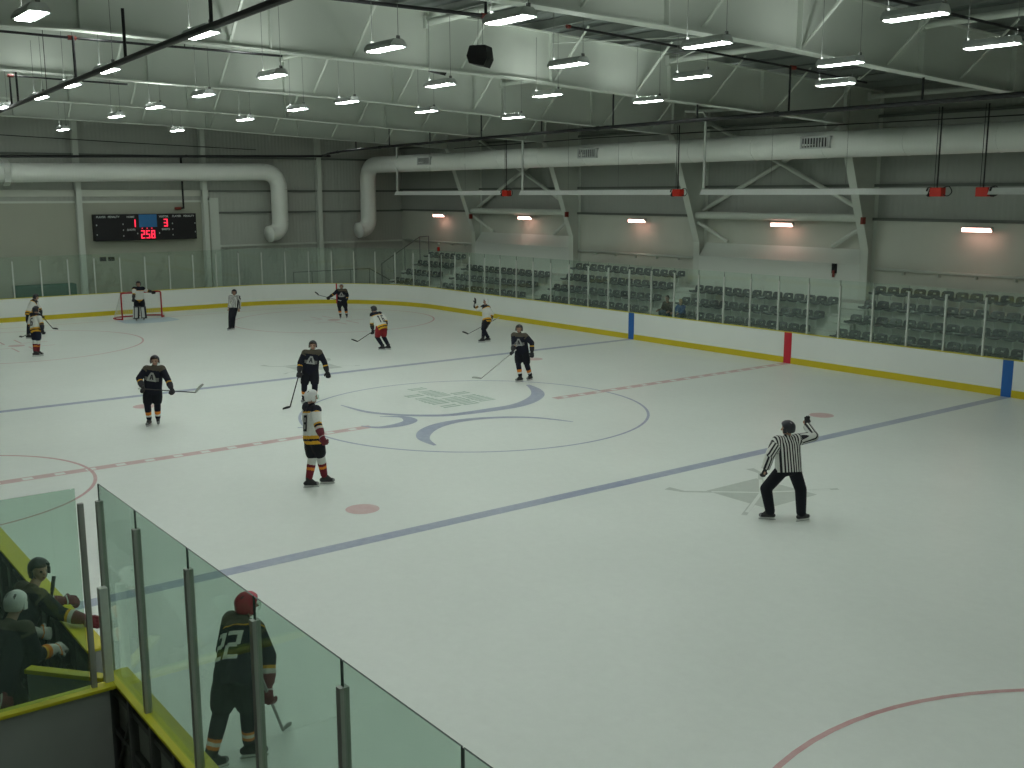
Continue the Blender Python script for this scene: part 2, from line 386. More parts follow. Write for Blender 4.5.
wr_ = MB()
wr_.box((XB, YW-.2, 4.76), (XW+.2, YW, 9.45), 'wallup'); wr_.box((XB, YW-.2, 0), (XW+.2, YW+.02, 4.76), 'walllow')
for (k0, k1) in ((15.9, 23.9), (-.1, 7.9), (-16.1, -8.1)):
    xa, xb = k0+.16, k1-.16
    wr_.add([(xa,YW,0),(xa,-16.84,0),(xa,-16.84,3.15),(xa,YW,3.7),(xb,YW,0),(xb,-16.84,0),(xb,-16.84,3.15),(xb,YW,3.7)],
            [(0,1,2,3),(4,7,6,5),(1,5,6,2),(2,6,7,3),(0,3,7,4),(0,4,5,1)], 'box')
wallr = struct(wr_.build('wall_right'))
for z in (5.93, 4.76, 8.3):
    g = MB(); g.box((XB, YW, z-.05), (XW, YW+.10, z+.05), 'girt'); g.build('girt', wallr)
for (k0, k1) in ((7.9, 15.9), (-8.1, -.1), (23.9, 31.6)):
    g = MB(); g.tube([(k0+.2, YW+.16, 3.02), (k1-.2, YW+.16, 3.02)], .055, 'steel')
    for i in range(1, 6): g.box((k0+i*1.33-.03, YW, 2.86), (k0+i*1.33+.03, YW+.16, 3.0), 'steel')
    o = tag(g.build('wall_pipe', smooth=True), {7.9: 'pale horizontal pipe on brackets along wall behind the middle seats', -8.1: 'pale horizontal pipe on brackets on wall at the right edge, above seats', 23.9: 'pale horizontal pipe on wall behind the far corner seats'}[k0], 'pipe')
we = MB()
we.prism([(YW-.2, 0), (YL+.2, 0), (YL+.2, ztop(YL)+.3), (9.5, 10.65), (YW-.2, ztop(YW)+.3)], 'x', XW, XW+.2, 'wallend')
we.box((XW-.12, -5.45, 0), (XW, YL, 5.3), 'wallendlow')
walle = struct(we.build('wall_end'))
for z, ya, yb, m in ((5.85, YW, -5.5, 'girt'), (4.72, YW, -5.5, 'girt'), (2.98, YW, -5.5, 'steel'), (5.33, -5.45, YL, 'steel'), (5.75, -5.45, YL, 'walllow'), (7.6, YW, YL, 'girt')):
    g = MB(); h = .05 if m != 'walllow' else .16
    g.box((XW-.14, ya, z-h), (XW, yb, z+h), m); g.build('girt', walle)
g = MB(); g.box((XW-.16, -5.95, 0), (XW, -5.45, 5.5), 'steel'); g.build('wall_corner_trim', walle)
wl = MB(); wl.box((XB, YL, 0), (XW+.2, YL+.2, 9.8), 'walllow'); struct(wl.build('wall_left'))
wb = MB(); wb.prism([(YW-.2, 0), (YL+.2, 0), (YL+.2, ztop(YL)+.3), (9.5, 10.65), (YW-.2, ztop(YW)+.3)], 'x', XB-.2, XB, 'walllow'); struct(wb.build('wall_back'))
for y, lb in ((1.15, 'grey steel column on end wall left of the scoreboard'), (-5.15, 'grey steel column on end wall right of the scoreboard'), (-11.75, 'grey steel column on end wall between the two drooping ducts'), (7.6, 'grey steel column on end wall at the far left')):
    g = MB(); z1 = ztop(y); g.box((XW-.42, y-.13, 0), (XW-.40, y+.13, z1), 'steel'); g.box((XW-.14, y-.13, 0), (XW-.12, y+.13, z1), 'steel'); g.box((XW-.40, y-.01, 0), (XW-.14, y+.01, z1), 'steel')
    tag(g.build('steel_column'), lb, 'column', 'columns of the end wall')

# ------------------------------------------------------------------ steel frames
def frame(x, label, end=False):
    e = empty('steel_frame', (x, YW, 0), label, 'roof beam', 'steel frames across the hall')
    ins = [(-15.2, 7.97), (-12, 8.12), (-5.8, 8.38), (-1.2, 8.6), (4.3, 8.73), (9.5, 8.85), (14.7, 8.73), (19.5, 8.6), (22.2, 7.97)]
    b = MB()
    b.prism([(-16.85, 0), (-16.85, 3.7), (-15.2, 7.97), (-15.2, ztop(-15.2)), (YW, ztop(YW)), (YW, 0)], 'x', x-.01, x+.01, 'steel')
    for p, q in (((-16.85, 0), (-16.85, 3.7)), ((-16.85, 3.7), (-15.2, 7.97))):
        d = V((0, q[0]-p[0], q[1]-p[1])).normalized(); b.bar((x, p[0], p[1]), (x, q[0]+d.y*.02, q[1]+d.z*.02), .32, .03, 'steel', up=(0, d.z, -d.y))
    b.box((x-.15, YW, 0), (x+.15, YW+.03, ztop(YW)), 'steel')
    b.build('column', e, origin=(x, YW, 0))
    b = MB()
    poly = ins[:-1] + [(22.2, 7.97), (22.2, ztop(22.2)), (9.5, ztop(9.5)), (-15.2, ztop(-15.2))]
    b.prism(poly, 'x', x-.01, x+.01, 'steel')
    for p, q in zip(ins[:-1], ins[1:]): b.bar((x, p[0], p[1]), (x, q[0], q[1]), .32, .035, 'steel')
    for p, q in ((-17.2, 9.5), (9.5, 23.9)): b.bar((x, p, ztop(p)), (x, q, ztop(q)), .32, .03, 'steel')
    b.build('rafter', e, origin=(x, YW, 0))
    b = MB(); b.prism([(23.8, 0), (23.8, 3.7), (22.2, 7.97), (22.2, ztop(22.2)), (YL, ztop(YL)), (YL, 0)], 'x', x-.01, x+.01, 'steel'); b.build('column', e, origin=(x, YW, 0))
    def zb(y):
        for p, q in zip(ins[:-1], ins[1:]):
            if p[0] <= y <= q[0]: return p[1] + (q[1]-p[1])*(y-p[0])/(q[0]-p[0])
        return 8
    for y in (-15.2, -10.9, -6.8, -2.4, 1.41, 5.5, 9.5):
        s = MB(); s.box((x-.14, y-.008, zb(y)), (x+.14, y+.008, ztop(y)), 'steel'); s.build('stiffener', e, origin=(x, YW, 0))
    if not end:
        for y in (-14.1, -11.6, -8.6, -5.6, -2.6, .4, 3.4, 6.4):
            s = MB(); s.bar((x-.02, y, zb(y)+.1), (x-1.35, y, ztop(y)+.05), .06, .03, 'steel'); s.build('flange_brace', e, origin=(x, YW, 0))
    return e
frame(23.9, 'farthest full steel roof beam, just before the end wall')
frame(15.9, 'second steel roof beam from the end wall')
frame(7.9, 'third steel roof beam from the end wall')
frame(-.1, 'deep steel roof beam over the red line, black speakers hanging near it')
frame(-8.1, 'nearest deep steel roof beam, crossing the top right corner')
frame(-16.1, 'steel roof beam behind and above the camera, running off the top edge')
# round struts and bracing
for i, (xa, xb) in enumerate(((-16.1, -8.1), (-8.1, -.1), (-.1, 7.9), (7.9, 15.9), (15.9, 23.9), (23.9, 31.8))):
    for y, z in ((1.41, 9.72), (-6.8, 9.42), (-16.6, 8.92)):
        g = MB(); g.tube([(xa+.15, y, z), (xb-.15, y, z)], .085, 'steel', 12); g.box((xa+.02, y-.1, z-.14), (xa+.15, y+.1, z+.14), 'steel'); g.box((xb-.15, y-.1, z-.14), (xb-.02, y+.1, z+.14), 'steel')
        wh = {1.41: 'near the middle of the roof', -6.8: 'above the far ice', -16.6: 'at the eave above the seats'}[y]
        bay = ['nearest bay', 'second bay', 'third bay from the camera', 'fourth bay from the camera', 'fifth bay', 'last bay by the end wall'][i]
        tag(g.build('roof_strut', smooth=False), 'round grey roof tie %s, %s' % (wh, bay), 'strut', 'round ties between roof beams')
for (p, q, lb) in (((-8.0, -6.8, 9.40), (-.2, -2.4, 9.55), 'left'), ((-8.0, -2.4, 9.5), (-.2, -6.8, 9.35), 'right'), ((-8.0, -6.9, 9.35), (-.2, -15.1, 9.0), 'outer')):
    g = MB(); g.tube([p, q], .018, 'steel', 6); tag(g.build('brace_rod'), {'left': 'thin bracing rod crossing under the deck before the red line beam', 'right': 'thin bracing rod, mirrored partner crossing the first under the deck', 'outer': 'thin bracing rod under the deck toward the seats eave'}[lb], 'rod')
for (xa, xb, bl) in ((15.9, 23.9, 'far'), (-.1, 7.9, 'near')):
    g = MB(); g.tube([(xa+.1, -16.7, 4.80), (xb-.1, -16.7, 4.80)], .14, 'steel', 16); tag(g.build('brace_tube', smooth=False), 'thick horizontal brace tube above the wall lamp in the %s braced bay' % bl, 'brace')
    for (p, q, s) in (((xa+.1, -16.95, 5.0), (xb-.1, -17.0, 8.6), 'rising to the left'), ((xa+.1, -17.05, 8.6), (xb-.1, -17.1, 5.0), 'rising to the right')):
        g = MB(); g.tube([p, q], .085, 'steel', 12); tag(g.build('cross_brace'), 'diagonal wall brace tube %s in the %s braced bay' % (s, bl), 'brace')
    for (p, q, s) in (((xa+.1, -16.8, 4.5), (xa+1.5, -17.05, 3.75), 'right'), ((xb-.1, -16.8, 4.5), (xb-1.5, -17.05, 3.75), 'left')):
        g = MB(); g.tube([p, q], .075, 'steel', 12); tag(g.build('knee_brace'), 'short slanting knee brace at the %s end of the %s braced bay' % (s, bl), 'brace')

# ------------------------------------------------------------------ air ducts
def bend(a, c, b, r, n=7):
    """points of a rounded corner at c between directions from a and to b"""
    a, c, b = V(a), V(c), V(b); d0 = (a-c).normalized(); d1 = (b-c).normalized()
    return [tuple((c+d0*r)*(1-t)**2 + c*2*t*(1-t) + (c+d1*r)*t*t) for t in [i/n for i in range(n+1)]]
def duct(segs, label):
    r = .44; e = empty('air_duct', segs[0][1][0], label, 'air duct', 'round ventilation ducts')
    for kind, pts, m in segs:
        g = MB(); g.tube(pts, r if kind != 'mouth' else r, m, 24, caps=(kind == 'mouth'))
        g.build({'run': 'straight_run', 'bend': 'elbow', 'mouth': 'outlet'}[kind], e, origin=segs[0][1][0], smooth=True)
        if kind == 'run':
            a, b = V(pts[0]), V(pts[-1]); d = (b-a).normalized(); L = (b-a).length; q = 1.0
            while q < L:
                k = MB(); k.tube([a+d*(q-.02), a+d*(q+.02)], r+.012, m, 24); k.build('seam_band', e, origin=segs[0][1][0]); q += 3.0
    return e
def dy(x): return -14.8+.5*(x+16)/46.6
A0, C0, B0 = (-16, -14.8, 7.27), (30.6, -14.3, 7.27), (30.6, -14.3, 3.75)
b1 = bend(A0, C0, B0, .95); b2 = bend((30.6, -14.3, 8), B0, (30.45, -13.2, 3.62), .6)
d1 = duct([('run', [A0, b1[0]], 'duct'), ('bend', b1, 'ductz'), ('run', [b1[-1], b2[0]], 'ductz'), ('bend', b2, 'ductz'), ('mouth', [b2[-1], (30.5, -13.55, 3.66)], 'ducty')], 'long round duct along the seats wall, dropping down in the far corner')
A0, C0, B0 = (30.95, 4.35, 6.68), (30.95, -9.05, 6.86), (30.95, -9.05, 3.65)
b1 = bend(A0, C0, B0, .95); b2 = bend((30.95, -9.05, 8), B0, (30.75, -7.9, 3.55), .6)
d2 = duct([('run', [A0, b1[0]], 'ducty'), ('bend', b1, 'ductz'), ('run', [b1[-1], b2[0]], 'ductz'), ('bend', b2, 'ductz'), ('mouth', [b2[-1], (30.82, -8.3, 3.58)], 'ducty')], 'round duct across the end wall above the scoreboard, dropping at its right end')
g = MB(); g.tube([(30.95, 4.33, 6.68), (30.95, 4.6, 6.68)], .60, 'alu', 8); g.tube([(30.95, 4.6, 6.68), (30.95, 6.4, 6.66)], .44, 'ducty', 24); g.build('flange_collar', d2, origin=(30.95, 4.35, 6.68))
for x, lb in ((24.1, 'farthest'), (11.6, 'middle'), (.2, 'nearest')):
    yv = dy(x)+.44; e = empty('vent_grille', (x, yv, 7.34), '%s of three pale louvred grilles on the long duct' % lb, 'vent', 'grilles on the long duct')
    g = MB(); q = (x, yv, 7.34)
    for a, b in (((-.6, -.02, -.2), (.6, .05, -.15)), ((-.6, -.02, .15), (.6, .05, .2)), ((-.6, -.02, -.2), (-.53, .05, .2)), ((.53, -.02, -.2), (.6, .05, .2))):
        g.box([q[i]+a[i] for i in range(3)], [q[i]+b[i] for i in range(3)], 'lampbody')
    g.box((x-.6, yv-.09, 7.14), (x+.6, yv-.01, 7.54), 'lampbody'); g.build('frame', e, origin=q)
    g = MB()
    g.box((x-.53, yv-.009, 7.19), (x+.53, yv, 7.49), 'black')
    g.build('backing', e, origin=q)
    g = MB()
    for i in range(9): g.box((x-.49+i*.115, yv, 7.19), (x-.45+i*.115, yv+.03, 7.49), 'lampbody')
    g.build('louvres', e, origin=q)

# ------------------------------------------------------------------ sprinkler pipes
def pipe(name, pts, r, label, cat='pipe', m='black', extra=None):
    e = empty(name, pts[0], label, cat)
    g = MB(); g.tube(pts, r, m, 10); g.build('pipe_run', e, origin=pts[0], smooth=False)
    if extra:
        for nm, pp, rr, mm in extra: g = MB(); g.tube(pp, rr, mm, 8); g.build(nm, e, origin=pts[0])
    return e
def mainz(x): return 7.80
mp = [(-15, -6.1, 7.72), (-8.1, -7.07, 7.73), (-.1, -8.1, 7.82), (7.9, -8.6, 7.82), (15.9, -9.0, 7.80), (23.9, -9.9, 7.80), (27.5, -10.4, 7.76), (30.0, -11.2, 7.72), (30.6, -10.2, 7.69), (30.7, 8, 7.34)]
mp = spline(mp, 5)
hang = [('hanger', [(x, y, 8.3 + (-5.8-y)*-.0 if False else zz), (x, y, 7.8)], .028, 'black') for x, y, zz in ((-8.1, -7.07, 8.3), (-.1, -8.1, 8.28), (7.9, -8.6, 8.25), (15.9, -9.0, 8.22), (23.9, -9.9, 8.18), (3.9, -8.4, 9.5), (-3.5, -8.05, 9.05), (7.9, -5.95, 7.85), (11.9, -8.8, 9.45), (19.9, -9.4, 9.4))]
cl = [('clamp', [(mp[i][0]-.06, mp[i][1], mp[i][2]), (mp[i][0]+.06, mp[i][1], mp[i][2])], .075, 'black') for i in range(3, 30, 5)]
pipe('sprinkler_main', mp, .058, 'long black pipe running above the duct and around to the end wall', extra=hang+cl)
pipe('sprinkler_main', [(26, 7.75, 8.1), (12.07, 8.47, 8.1), (-3.79, 9.39, 8.1), (-8.67, 9.61, 8.1), (-14, 9.8, 8.1)], .055, 'thick black pipe slanting across the top left corner beside the lamps',
     extra=[('hanger', [(x, y, 8.1), (x, y, z)], rr, 'black') for x, y, z, rr in ((-6.9, 9.53, 9.9, .03), (-2.2, 9.3, 9.0, .03), (1.9, 9.07, 9.0, .03), (5.0, 8.9, 10.2, .008), (9.0, 8.65, 9.0, .028), (-10, 9.66, 10.3, .008))])
pipe('sprinkler_branch', [(2.0, 12.5, 9.02), (2.0, 9.05, 8.98), (2.0, 4.2, 8.96)], .028, 'thin black branch pipe crossing the roof left of the red line beam', extra=[('red_fitting', [(2.0, 9.15, 8.98), (2.0, 8.98, 8.98)], .05, 'pipered'), ('hanger', [(2.0, 6.6, 8.96), (2.0, 6.6, 9.3)], .012, 'black')])
pipe('sprinkler_branch', [(9.3, 8.75, 8.1), (9.3, 8.75, 8.85), (9.3, 5.6, 8.80)], .028, 'thin black branch pipe with a riser at the far left of the roof', extra=[('red_fitting', [(9.3, 8.8, 8.85), (9.3, 8.65, 8.85)], .045, 'pipered')])
pipe('sprinkler_branch', [(-5.3, 9.4, 9.0), (-5.3, 3.4, 9.03)], .035, 'black branch pipe at the top edge ending above the left lamps', extra=[('red_fitting', [(-5.3, 3.5, 9.03), (-5.3, 3.38, 9.03)], .05, 'pipered'), ('hanger', [(-5.3, 3.4, 9.03), (-5.3, 3.4, 9.4)], .03, 'black')])
pipe('sprinkler_branch', [(-3.2, -.4, 9.43), (-3.3, -8.4, 9.05), (-3.3, -11.8, 8.85)], .03, 'thin black branch pipe under the deck in front of the red line beam', extra=[('red_fitting', [(-3.3, -8.3, 9.05), (-3.3, -8.5, 9.05)], .06, 'pipered'), ('red_fitting', [(-3.2, -.4, 9.43), (-3.2, -.5, 9.43)], .045, 'pipered')])
pipe('sprinkler_branch', [(-9.9, -.5, 9.4), (-9.9, -11.5, 9.1)], .03, 'thin black branch pipe crossing the top right corner of the roof')
pipe('conduit', [(30.75, -4.0, 7.6), (31.55, -4.0, 7.55), (31.55, -4.0, 5.0), (31.55, -3.7, 4.98)], .06, 'short black drop pipe with red foot above the scoreboard', extra=[('red_fitting', [(31.55, -3.85, 4.98), (31.55, -3.55, 4.98)], .07, 'pipered')])
pipe('conduit', [(-10, -14.95, 7.86), (12, -15.05, 8.02), (23, -15.05, 7.95)], .018, 'thin dark cable pipe running just over the long duct')
pipe('conduit', [(31.3, 9, 8.55), (31.3, -1, 8.2), (31.3, -8, 8.0)], .02, 'thin sagging cable across the top of the end wall')

# ------------------------------------------------------------------ high-bay lamps
def lamp_fixture():
    e = empty('hanging_lamp', (0, 0, 0), 'x', 'ceiling lamp')
    g = MB()
    for s in (-1, 1): pass
    g.prism([(-.155, -.02), (-.13, 0), (.13, 0), (.155, -.02), (.155, .04), (.09, .12), (-.09, .12), (-.155, .04)], 'x', -.46, .46, 'lampbody')
    g.build('housing', e, bevel=.01)
    g = MB(); g.box((-.435, -.105, -.020), (.435, .105, -.001), 'lens'); g.build('lens', e)
    g = MB()
    g.add([(-.40, -.07, .1215), (.40, -.07, .1215), (.40, .07, .1215), (-.40, .07, .1215)], [(0, 1, 2, 3)], 'uplight')  # added glowing face, throws light up onto beams and deck
    g.build('added_uplight_face', e)
    for s in (-1, 1):
        g = MB(); g.tube([(s*.44, 0, .10), (s*.44, 0, .22), (s*.43, 0, 1.45)], .005, 'aludark', 5); g.box((s*.425, -.03, .10), (s*.455, .03, .17), 'aludark'); g.build('hanger_wire', e)
    return e
LAMPS = [(-6.21,11.86),(-5.86,9.30),(-.10,9.02),(3.40,8.80),(7.0,8.60),(10.85,8.62),(-9.88,6.3),(-6.16,6.16),(-1.1,5.92),(3.96,5.46),(8.36,5.17),(12.59,4.97),(20.7,4.48),
 (-6.26,2.14),(-1.6,2.03),(3.6,1.6),(6.68,1.57),(11.54,1.1),(18.87,.74),(-9.77,2.08),(-1.09,-1.54),(5.13,-1.91),(-13.49,1.85),(-12.56,-1.91),(-6.18,-1.4),(-7.08,-5.15),(-1.31,-4.87),(-9.48,-2.0),(5.64,-5.59)]
LBL = ['brightest lamp at the top left corner, seen from below', 'lamp behind the slanting black pipe near the top edge', 'second lamp down along the slanting black pipe', 'third lamp down along the slanting black pipe', 'fourth lamp down along the slanting black pipe', 'small lamp by the left edge at the end of the slanting pipe',
 'large lamp at top centre, left of the upper black speaker', 'lamp left of centre under the red line beam, glowing on its flange', 'lamp in the left row, below and left of the red line beam', 'third lamp of the left row counted from the nearest, far from the pipe', 'fourth lamp of the left row, casting a glow on the flange', 'fifth lamp of the left row toward the end wall', 'last lamp of the left row by the end wall',
 'lamp right of the hanging speaker, in front of a bright beam patch', 'lamp directly below the pair of black speakers', 'small lamp beyond the speakers, mid roof', 'small lamp beside the brightest patch on the far beam', 'tiny lamp in the middle row near the end wall', 'tiniest lamp of the middle row beside the end wall',
 'large lamp at the top right of centre against the dark deck', 'lamp hanging under the bright patch of the red line beam', 'small lamp above the far bend of the duct', 'largest lamp near the top right corner', 'lamp nearest the right edge, beneath the top right corner', 'lamp in front of the second bright patch on the red line beam', 'lamp against the shadowed deck above the duct at right', 'lamp just above the black pipe in front of the duct', 'thin bright lamp partly behind the nearest beam flange', 'tiny far lamp cut off by the third beam, above the duct']
p0 = lamp_fixture()
extra = [(-17.5, -2), (-17.5, 6.4), (-13.5, 10.0), (-17.5, 10.0), (-13.5, -5.3), (-17.5, -5.6), (-22, -3.5), (-22, 7), (-24.5, 11), (-10.5, 13.5), (-14.5, 13.5), (-18.5, 13.5), (-22.5, 13.8)]  # added lamps outside the view, extra light for the near end
# added lamps, kept out of sight, to brighten the far ice and walls
hidden = [(fx+1.5, yv) for fx in (-.1, 7.9, 15.9, 23.9) for yv in (8.5, 5.2, 1.5, -2.5, -6.5, -10.5)] + [(15, 9.6), (20, 9.2), (25, 9.0), (29, 8.0)]
def flz(yv): return 8.6+.025*(yv+1.2) if yv > -1.2 else (8.6-.045*(-1.2-yv))
for i, (x, y) in enumerate(LAMPS + extra + hidden):
    o = p0 if i == 0 else copy_tree(p0)
    o.location = (x, y, 8.12 if i < len(LAMPS)+len(extra) else flz(y)+.42); o['group'] = 'hanging fluorescent lamps'
    o['label'] = LBL[i] if i < len(LBL) else ('hanging lamp outside the view, added to brighten the near end' if i < len(LAMPS)+len(extra) else 'unseen lamp between roof beams, added to brighten the far ice')
    o['category'] = 'ceiling lamp'

# loudspeakers
def speaker(loc, label, rz, s=1.0):
    e = empty('loudspeaker', loc, label, 'speaker', 'black ceiling speakers'); e.rotation_euler = (0, 0, rz)
    g = MB(); g.prism([(-.22*s, -.18*s), (.16*s, -.26*s), (.26*s, -.05*s), (.22*s, .24*s), (-.20*s, .24*s), (-.28*s, .0)], 'x', -.27*s, .27*s, 'plastic'); g.build('cabinet', e, bevel=.015)
    g = MB(); g.add([(-.24*s, .165*s, -.27*s), (.24*s, .165*s, -.27*s), (.24*s, .27*s, -.06*s), (-.24*s, .27*s, -.06*s)], [(0,1,2,3)], 'rubber'); g.build('grille', e)
    for q in (-1, 1): g = MB(); g.tube([(q*.2*s, 0, .24*s), (q*.12, 0, .9)], .006, 'aludark', 5); g.build('hanger_wire', e)
speaker((-4.0, 2.6, 8.47), 'black loudspeaker hanging at top centre right of a lamp', 2.2, .84)
speaker((1.6, -.02, 8.97), 'black loudspeaker mostly hidden behind the beam flange above a lamp', 2.2, .84)

# ------------------------------------------------------------------ radiant heaters and wall lamps
HL = ['farthest', 'second farthest', 'second nearest', 'nearest']
for i, (xa, xb) in enumerate(((17.4, 26.9), (6.5, 16.0), (-4.25, 5.0), (-15.5, -6.15))):
    flip = i == 3; yy = -14.0; zz = 5.70
    e = empty('tube_heater', (xa, yy, zz), '%s silver tube heater with a red burner box above the seats' % HL[i], 'heater', 'tube heaters above the seats')
    g = MB(); g.prism([(yy-.20, zz-.08), (yy-.19, zz-.08), (yy-.08, zz+.10), (yy+.08, zz+.10), (yy+.19, zz-.08), (yy+.20, zz-.08), (yy+.09, zz+.115), (yy-.09, zz+.115)], 'x', xa, xb, 'heater'); g.build('reflector', e, origin=(xa, yy, zz))
    g = MB(); g.tube([(xa, yy, zz-.02), (xb, yy, zz-.02)], .055, 'alu', 12); g.build('burner_tube', e, origin=(xa, yy, zz))
    bx = xb+.22 if flip else xa-.22
    g = MB(); g.box((bx-.19, yy-.13, zz-.14), (bx+.19, yy+.13, zz+.13), 'heatred'); bo = g.build('burner_box', e, origin=(xa, yy, zz), bevel=.012)
    g = MB(); sg = 1 if flip else 1
    g.tube([(bx+.24*(1 if not flip else -1), yy, zz), (bx+.30*(1 if not flip else -1), yy, zz)], .15, 'plastic', 16); g.build('fan_housing', e, origin=(xa, yy, zz))
    g = MB(); pts = [(bx-.18, yy, zz+.12), (bx-.36, yy, zz+.16), (bx-.46, yy, zz), (bx-.34, yy, zz-.12), (bx-.18, yy, zz-.08)]
    g.tube(spline(pts, 4), .015, 'plastic', 6); g.build('gas_hose', e, origin=(xa, yy, zz))
    g = MB(); g.tube([(bx+.02, yy, zz+.13), (bx+.02, yy, 8.2)], .022, 'black', 6); g.tube([(bx+.12, yy, zz+.13), (bx+.12, yy, 8.2)], .010, 'black', 5)
    g.build('gas_drop', e, origin=(xa, yy, zz))
    if not flip:
        g = MB(); g.tube([(xb-.02, yy, zz+.1), (xb-.02, yy, 8.45), (xb+.1, yy, 8.62), (xb+1.0, yy, 8.7)], .05, 'alu', 10); g.build('flue', e, origin=(xa, yy, zz))
    for q in (.33, .66): g = MB(); x = xa+(xb-xa)*q; g.tube([(x, yy, zz+.1), (x, yy, 9.2)], .005, 'aludark', 5); g.build('hanger_wire', e, origin=(xa, yy, zz))
for i, x in enumerate((27.3, 19.5, 11.5, 3.6, -4.2, -12)):
    e = empty('infrared_lamp', (x, -16.9, 4.5), ['leftmost', 'second from left', 'middle', 'second from right', 'rightmost', 'unseen sixth'][i] + ' of the pink glowing lamps on the wall over the seats', 'wall lamp', 'pink wall lamps over the seats')
    o0 = (x, -16.9, 4.5)
    g = MB(); g.prism([(-16.98, 4.44), (-16.98, 4.60), (-16.84, 4.60), (-16.80, 4.56), (-16.93, 4.45)], 'x', x-.50, x+.50, 'lampbody'); g.build('housing', e, origin=o0)
    g = MB(); g.box((x-.47, -16.93, 4.425), (x+.47, -16.80, 4.54), 'glowpink'); g.build('glowing_tube', e, origin=o0)
    for s in (-1, 1): g = MB(); g.bar((x+s*.3, -17.19, 4.56), (x+s*.3, -16.97, 4.56), .03, .03, 'steel'); g.build('bracket', e, origin=o0)
# small fittings
g = MB(); g.tube([(1.1, -16.78, 2.66), (1.1, -16.78, 2.90)], .045, 'pipered', 12); g.tube([(1.1, -16.78, 3.0), (1.1, -16.78, 3.1), (1.16, -16.74, 3.1)], .03, 'black', 8); g.box((1.0, -16.84, 2.8), (1.2, -16.80, 3.15), 'plastic')
tag(g.build('fire_extinguisher'), 'small fire extinguisher on the pale wall above the aisle at right', 'fire extinguisher')
for x, y, z, lb in ((27.9, YW+.05, 2.6, 'small red alarm box on wall at the top of the stair railing'), (-.1-.17, -16.42, 4.72, 'small red alarm box on the right hand steel column'), (15.9-.17, -16.42, 4.72, 'small red alarm box on the second far steel column'), (23.73, -16.55, 4.5, 'small red alarm box on the farthest steel column')):
    g = MB(); g.box((x-.05, y-.09, z-.12), (x+.05, y+.09, z+.12), 'pipered' if x < 27 else 'heatred'); tag(g.build('alarm_box', bevel=.01), lb, 'alarm box')

# ------------------------------------------------------------------ dasher boards
def path_from(pts):
    out = []
    for i, p in enumerate(pts):
        a = pts[max(0, i-1)]; b = pts[min(len(pts)-1, i+1)]; d = V((b[0]-a[0], b[1]-a[1])).normalized(); out.append((p[0], p[1], d.y, -d.x))
    return out
def sweep(mb, path, o0, o1, z0, z1, m):
    n = len(path); vs = []
    for x, y, nx, ny in path: vs += [(x+nx*o0, y+ny*o0, z0), (x+nx*o1, y+ny*o1, z0), (x+nx*o1, y+ny*o1, z1), (x+nx*o0, y+ny*o0, z1)]
    fs = []
    for i in range(n-1):
        for k in range(4): fs.append((4*i+k, 4*i+(k+1) % 4, 4*i+4+(k+1) % 4, 4*i+4+k))
    fs += [(0,1,2,3), tuple(4*(n-1)+k for k in (3,2,1,0))]
    mb.add(vs, fs, m)
arcA = arcpts(XE-RC, -W+RC, RC, -90, 0, 24); arcB = arcpts(XE-RC, W-RC, RC, 0, 90, 24)
P_far = path_from([(-22, -W)] + arcA + arcB + [(-4.0, W)])
P_bench = path_from([(-4.0, W), (-11.75, W)]); P_near = path_from([(-12.36, W), (-22, W)])
def boards(P, label, backs=False):
    o = (P[0][0], P[0][1], 0); e = empty('rink_boards', o, label, 'rink boards')
    g = MB(); sweep(g, P, .0, .05, .0, 1.05, 'board'); sweep(g, P, .05, .12, .0, 1.05, 'boardback'); g.build('panel', e, origin=o)
    g = MB(); sweep(g, P, -.014, .0, .0, .21, 'yellow'); g.build('kick_plate', e, origin=o)
    g = MB(); sweep(g, P, -.02, .20 if backs else .14, 1.05, 1.08 if backs else 1.068, 'capyellow'); g.build('cap_rail', e, origin=o, bevel=.006 if backs else 0)
    return e
bf = boards(P_far, 'white rink boards with yellow kick strip around the far side and end')
def stripe(x, wd, m, lab):
    g = MB(); g.box((x-wd/2, -W-.002, .0), (x+wd/2, -W+.018, 1.075), m); o = g.build('line_stripe', bf, origin=(P_far[0][0], P_far[0][1], 0)); o['label'] = lab
stripe(XB7, .30, 'bluestrip', 'blue stripe on the far boards'); stripe(-XB7, .30, 'bluestrip', 'blue stripe on the boards at right'); stripe(0, .30, 'redstrip', 'red stripe on the boards')
a = math.asin((27.25-(XE-RC))/RC); yy = -W+RC-RC*math.cos(a)
g = MB(); g.obox((27.25, yy+.02, .53), (.022, .022, 0), (-.01, .010, 0), (0, 0, .53), 'redstrip'); o = g.build('line_stripe', bf, origin=(P_far[0][0], P_far[0][1], 0)); o['label'] = 'thin red goal line stripe'
bb = boards(P_bench, 'rink boards with wide yellow cap in front of the bench players', True)
bn = boards(P_near, 'near rink boards with yellow cap under the tall glass, bottom left', True)
for P, e in ((P_near, bn), (P_bench, bb)):
    x = P[0][0]-.05; o = (P[0][0], P[0][1], 0)
    while x > P[-1][0]:
        g = MB(); g.box((x-.05, W+.12, 0), (x, W+.20, 1.05), 'aludark'); g.build('stud', e, origin=o); x -= .6
    for z in (.08, .5, .92): g = MB(); g.box((P[-1][0], W+.12, z-.03), (P[0][0], W+.17, z+.03), 'aludark'); g.build('back_rail', e, origin=o)
    x = P[0][0]-.05
    while x-.6 > P[-1][0]: g = MB(); g.bar((x-.03, W+.15, .1), (x-.58, W+.15, .9), .03, .03, 'aludark'); g.build('diagonal_brace', e, origin=o); x -= 1.2

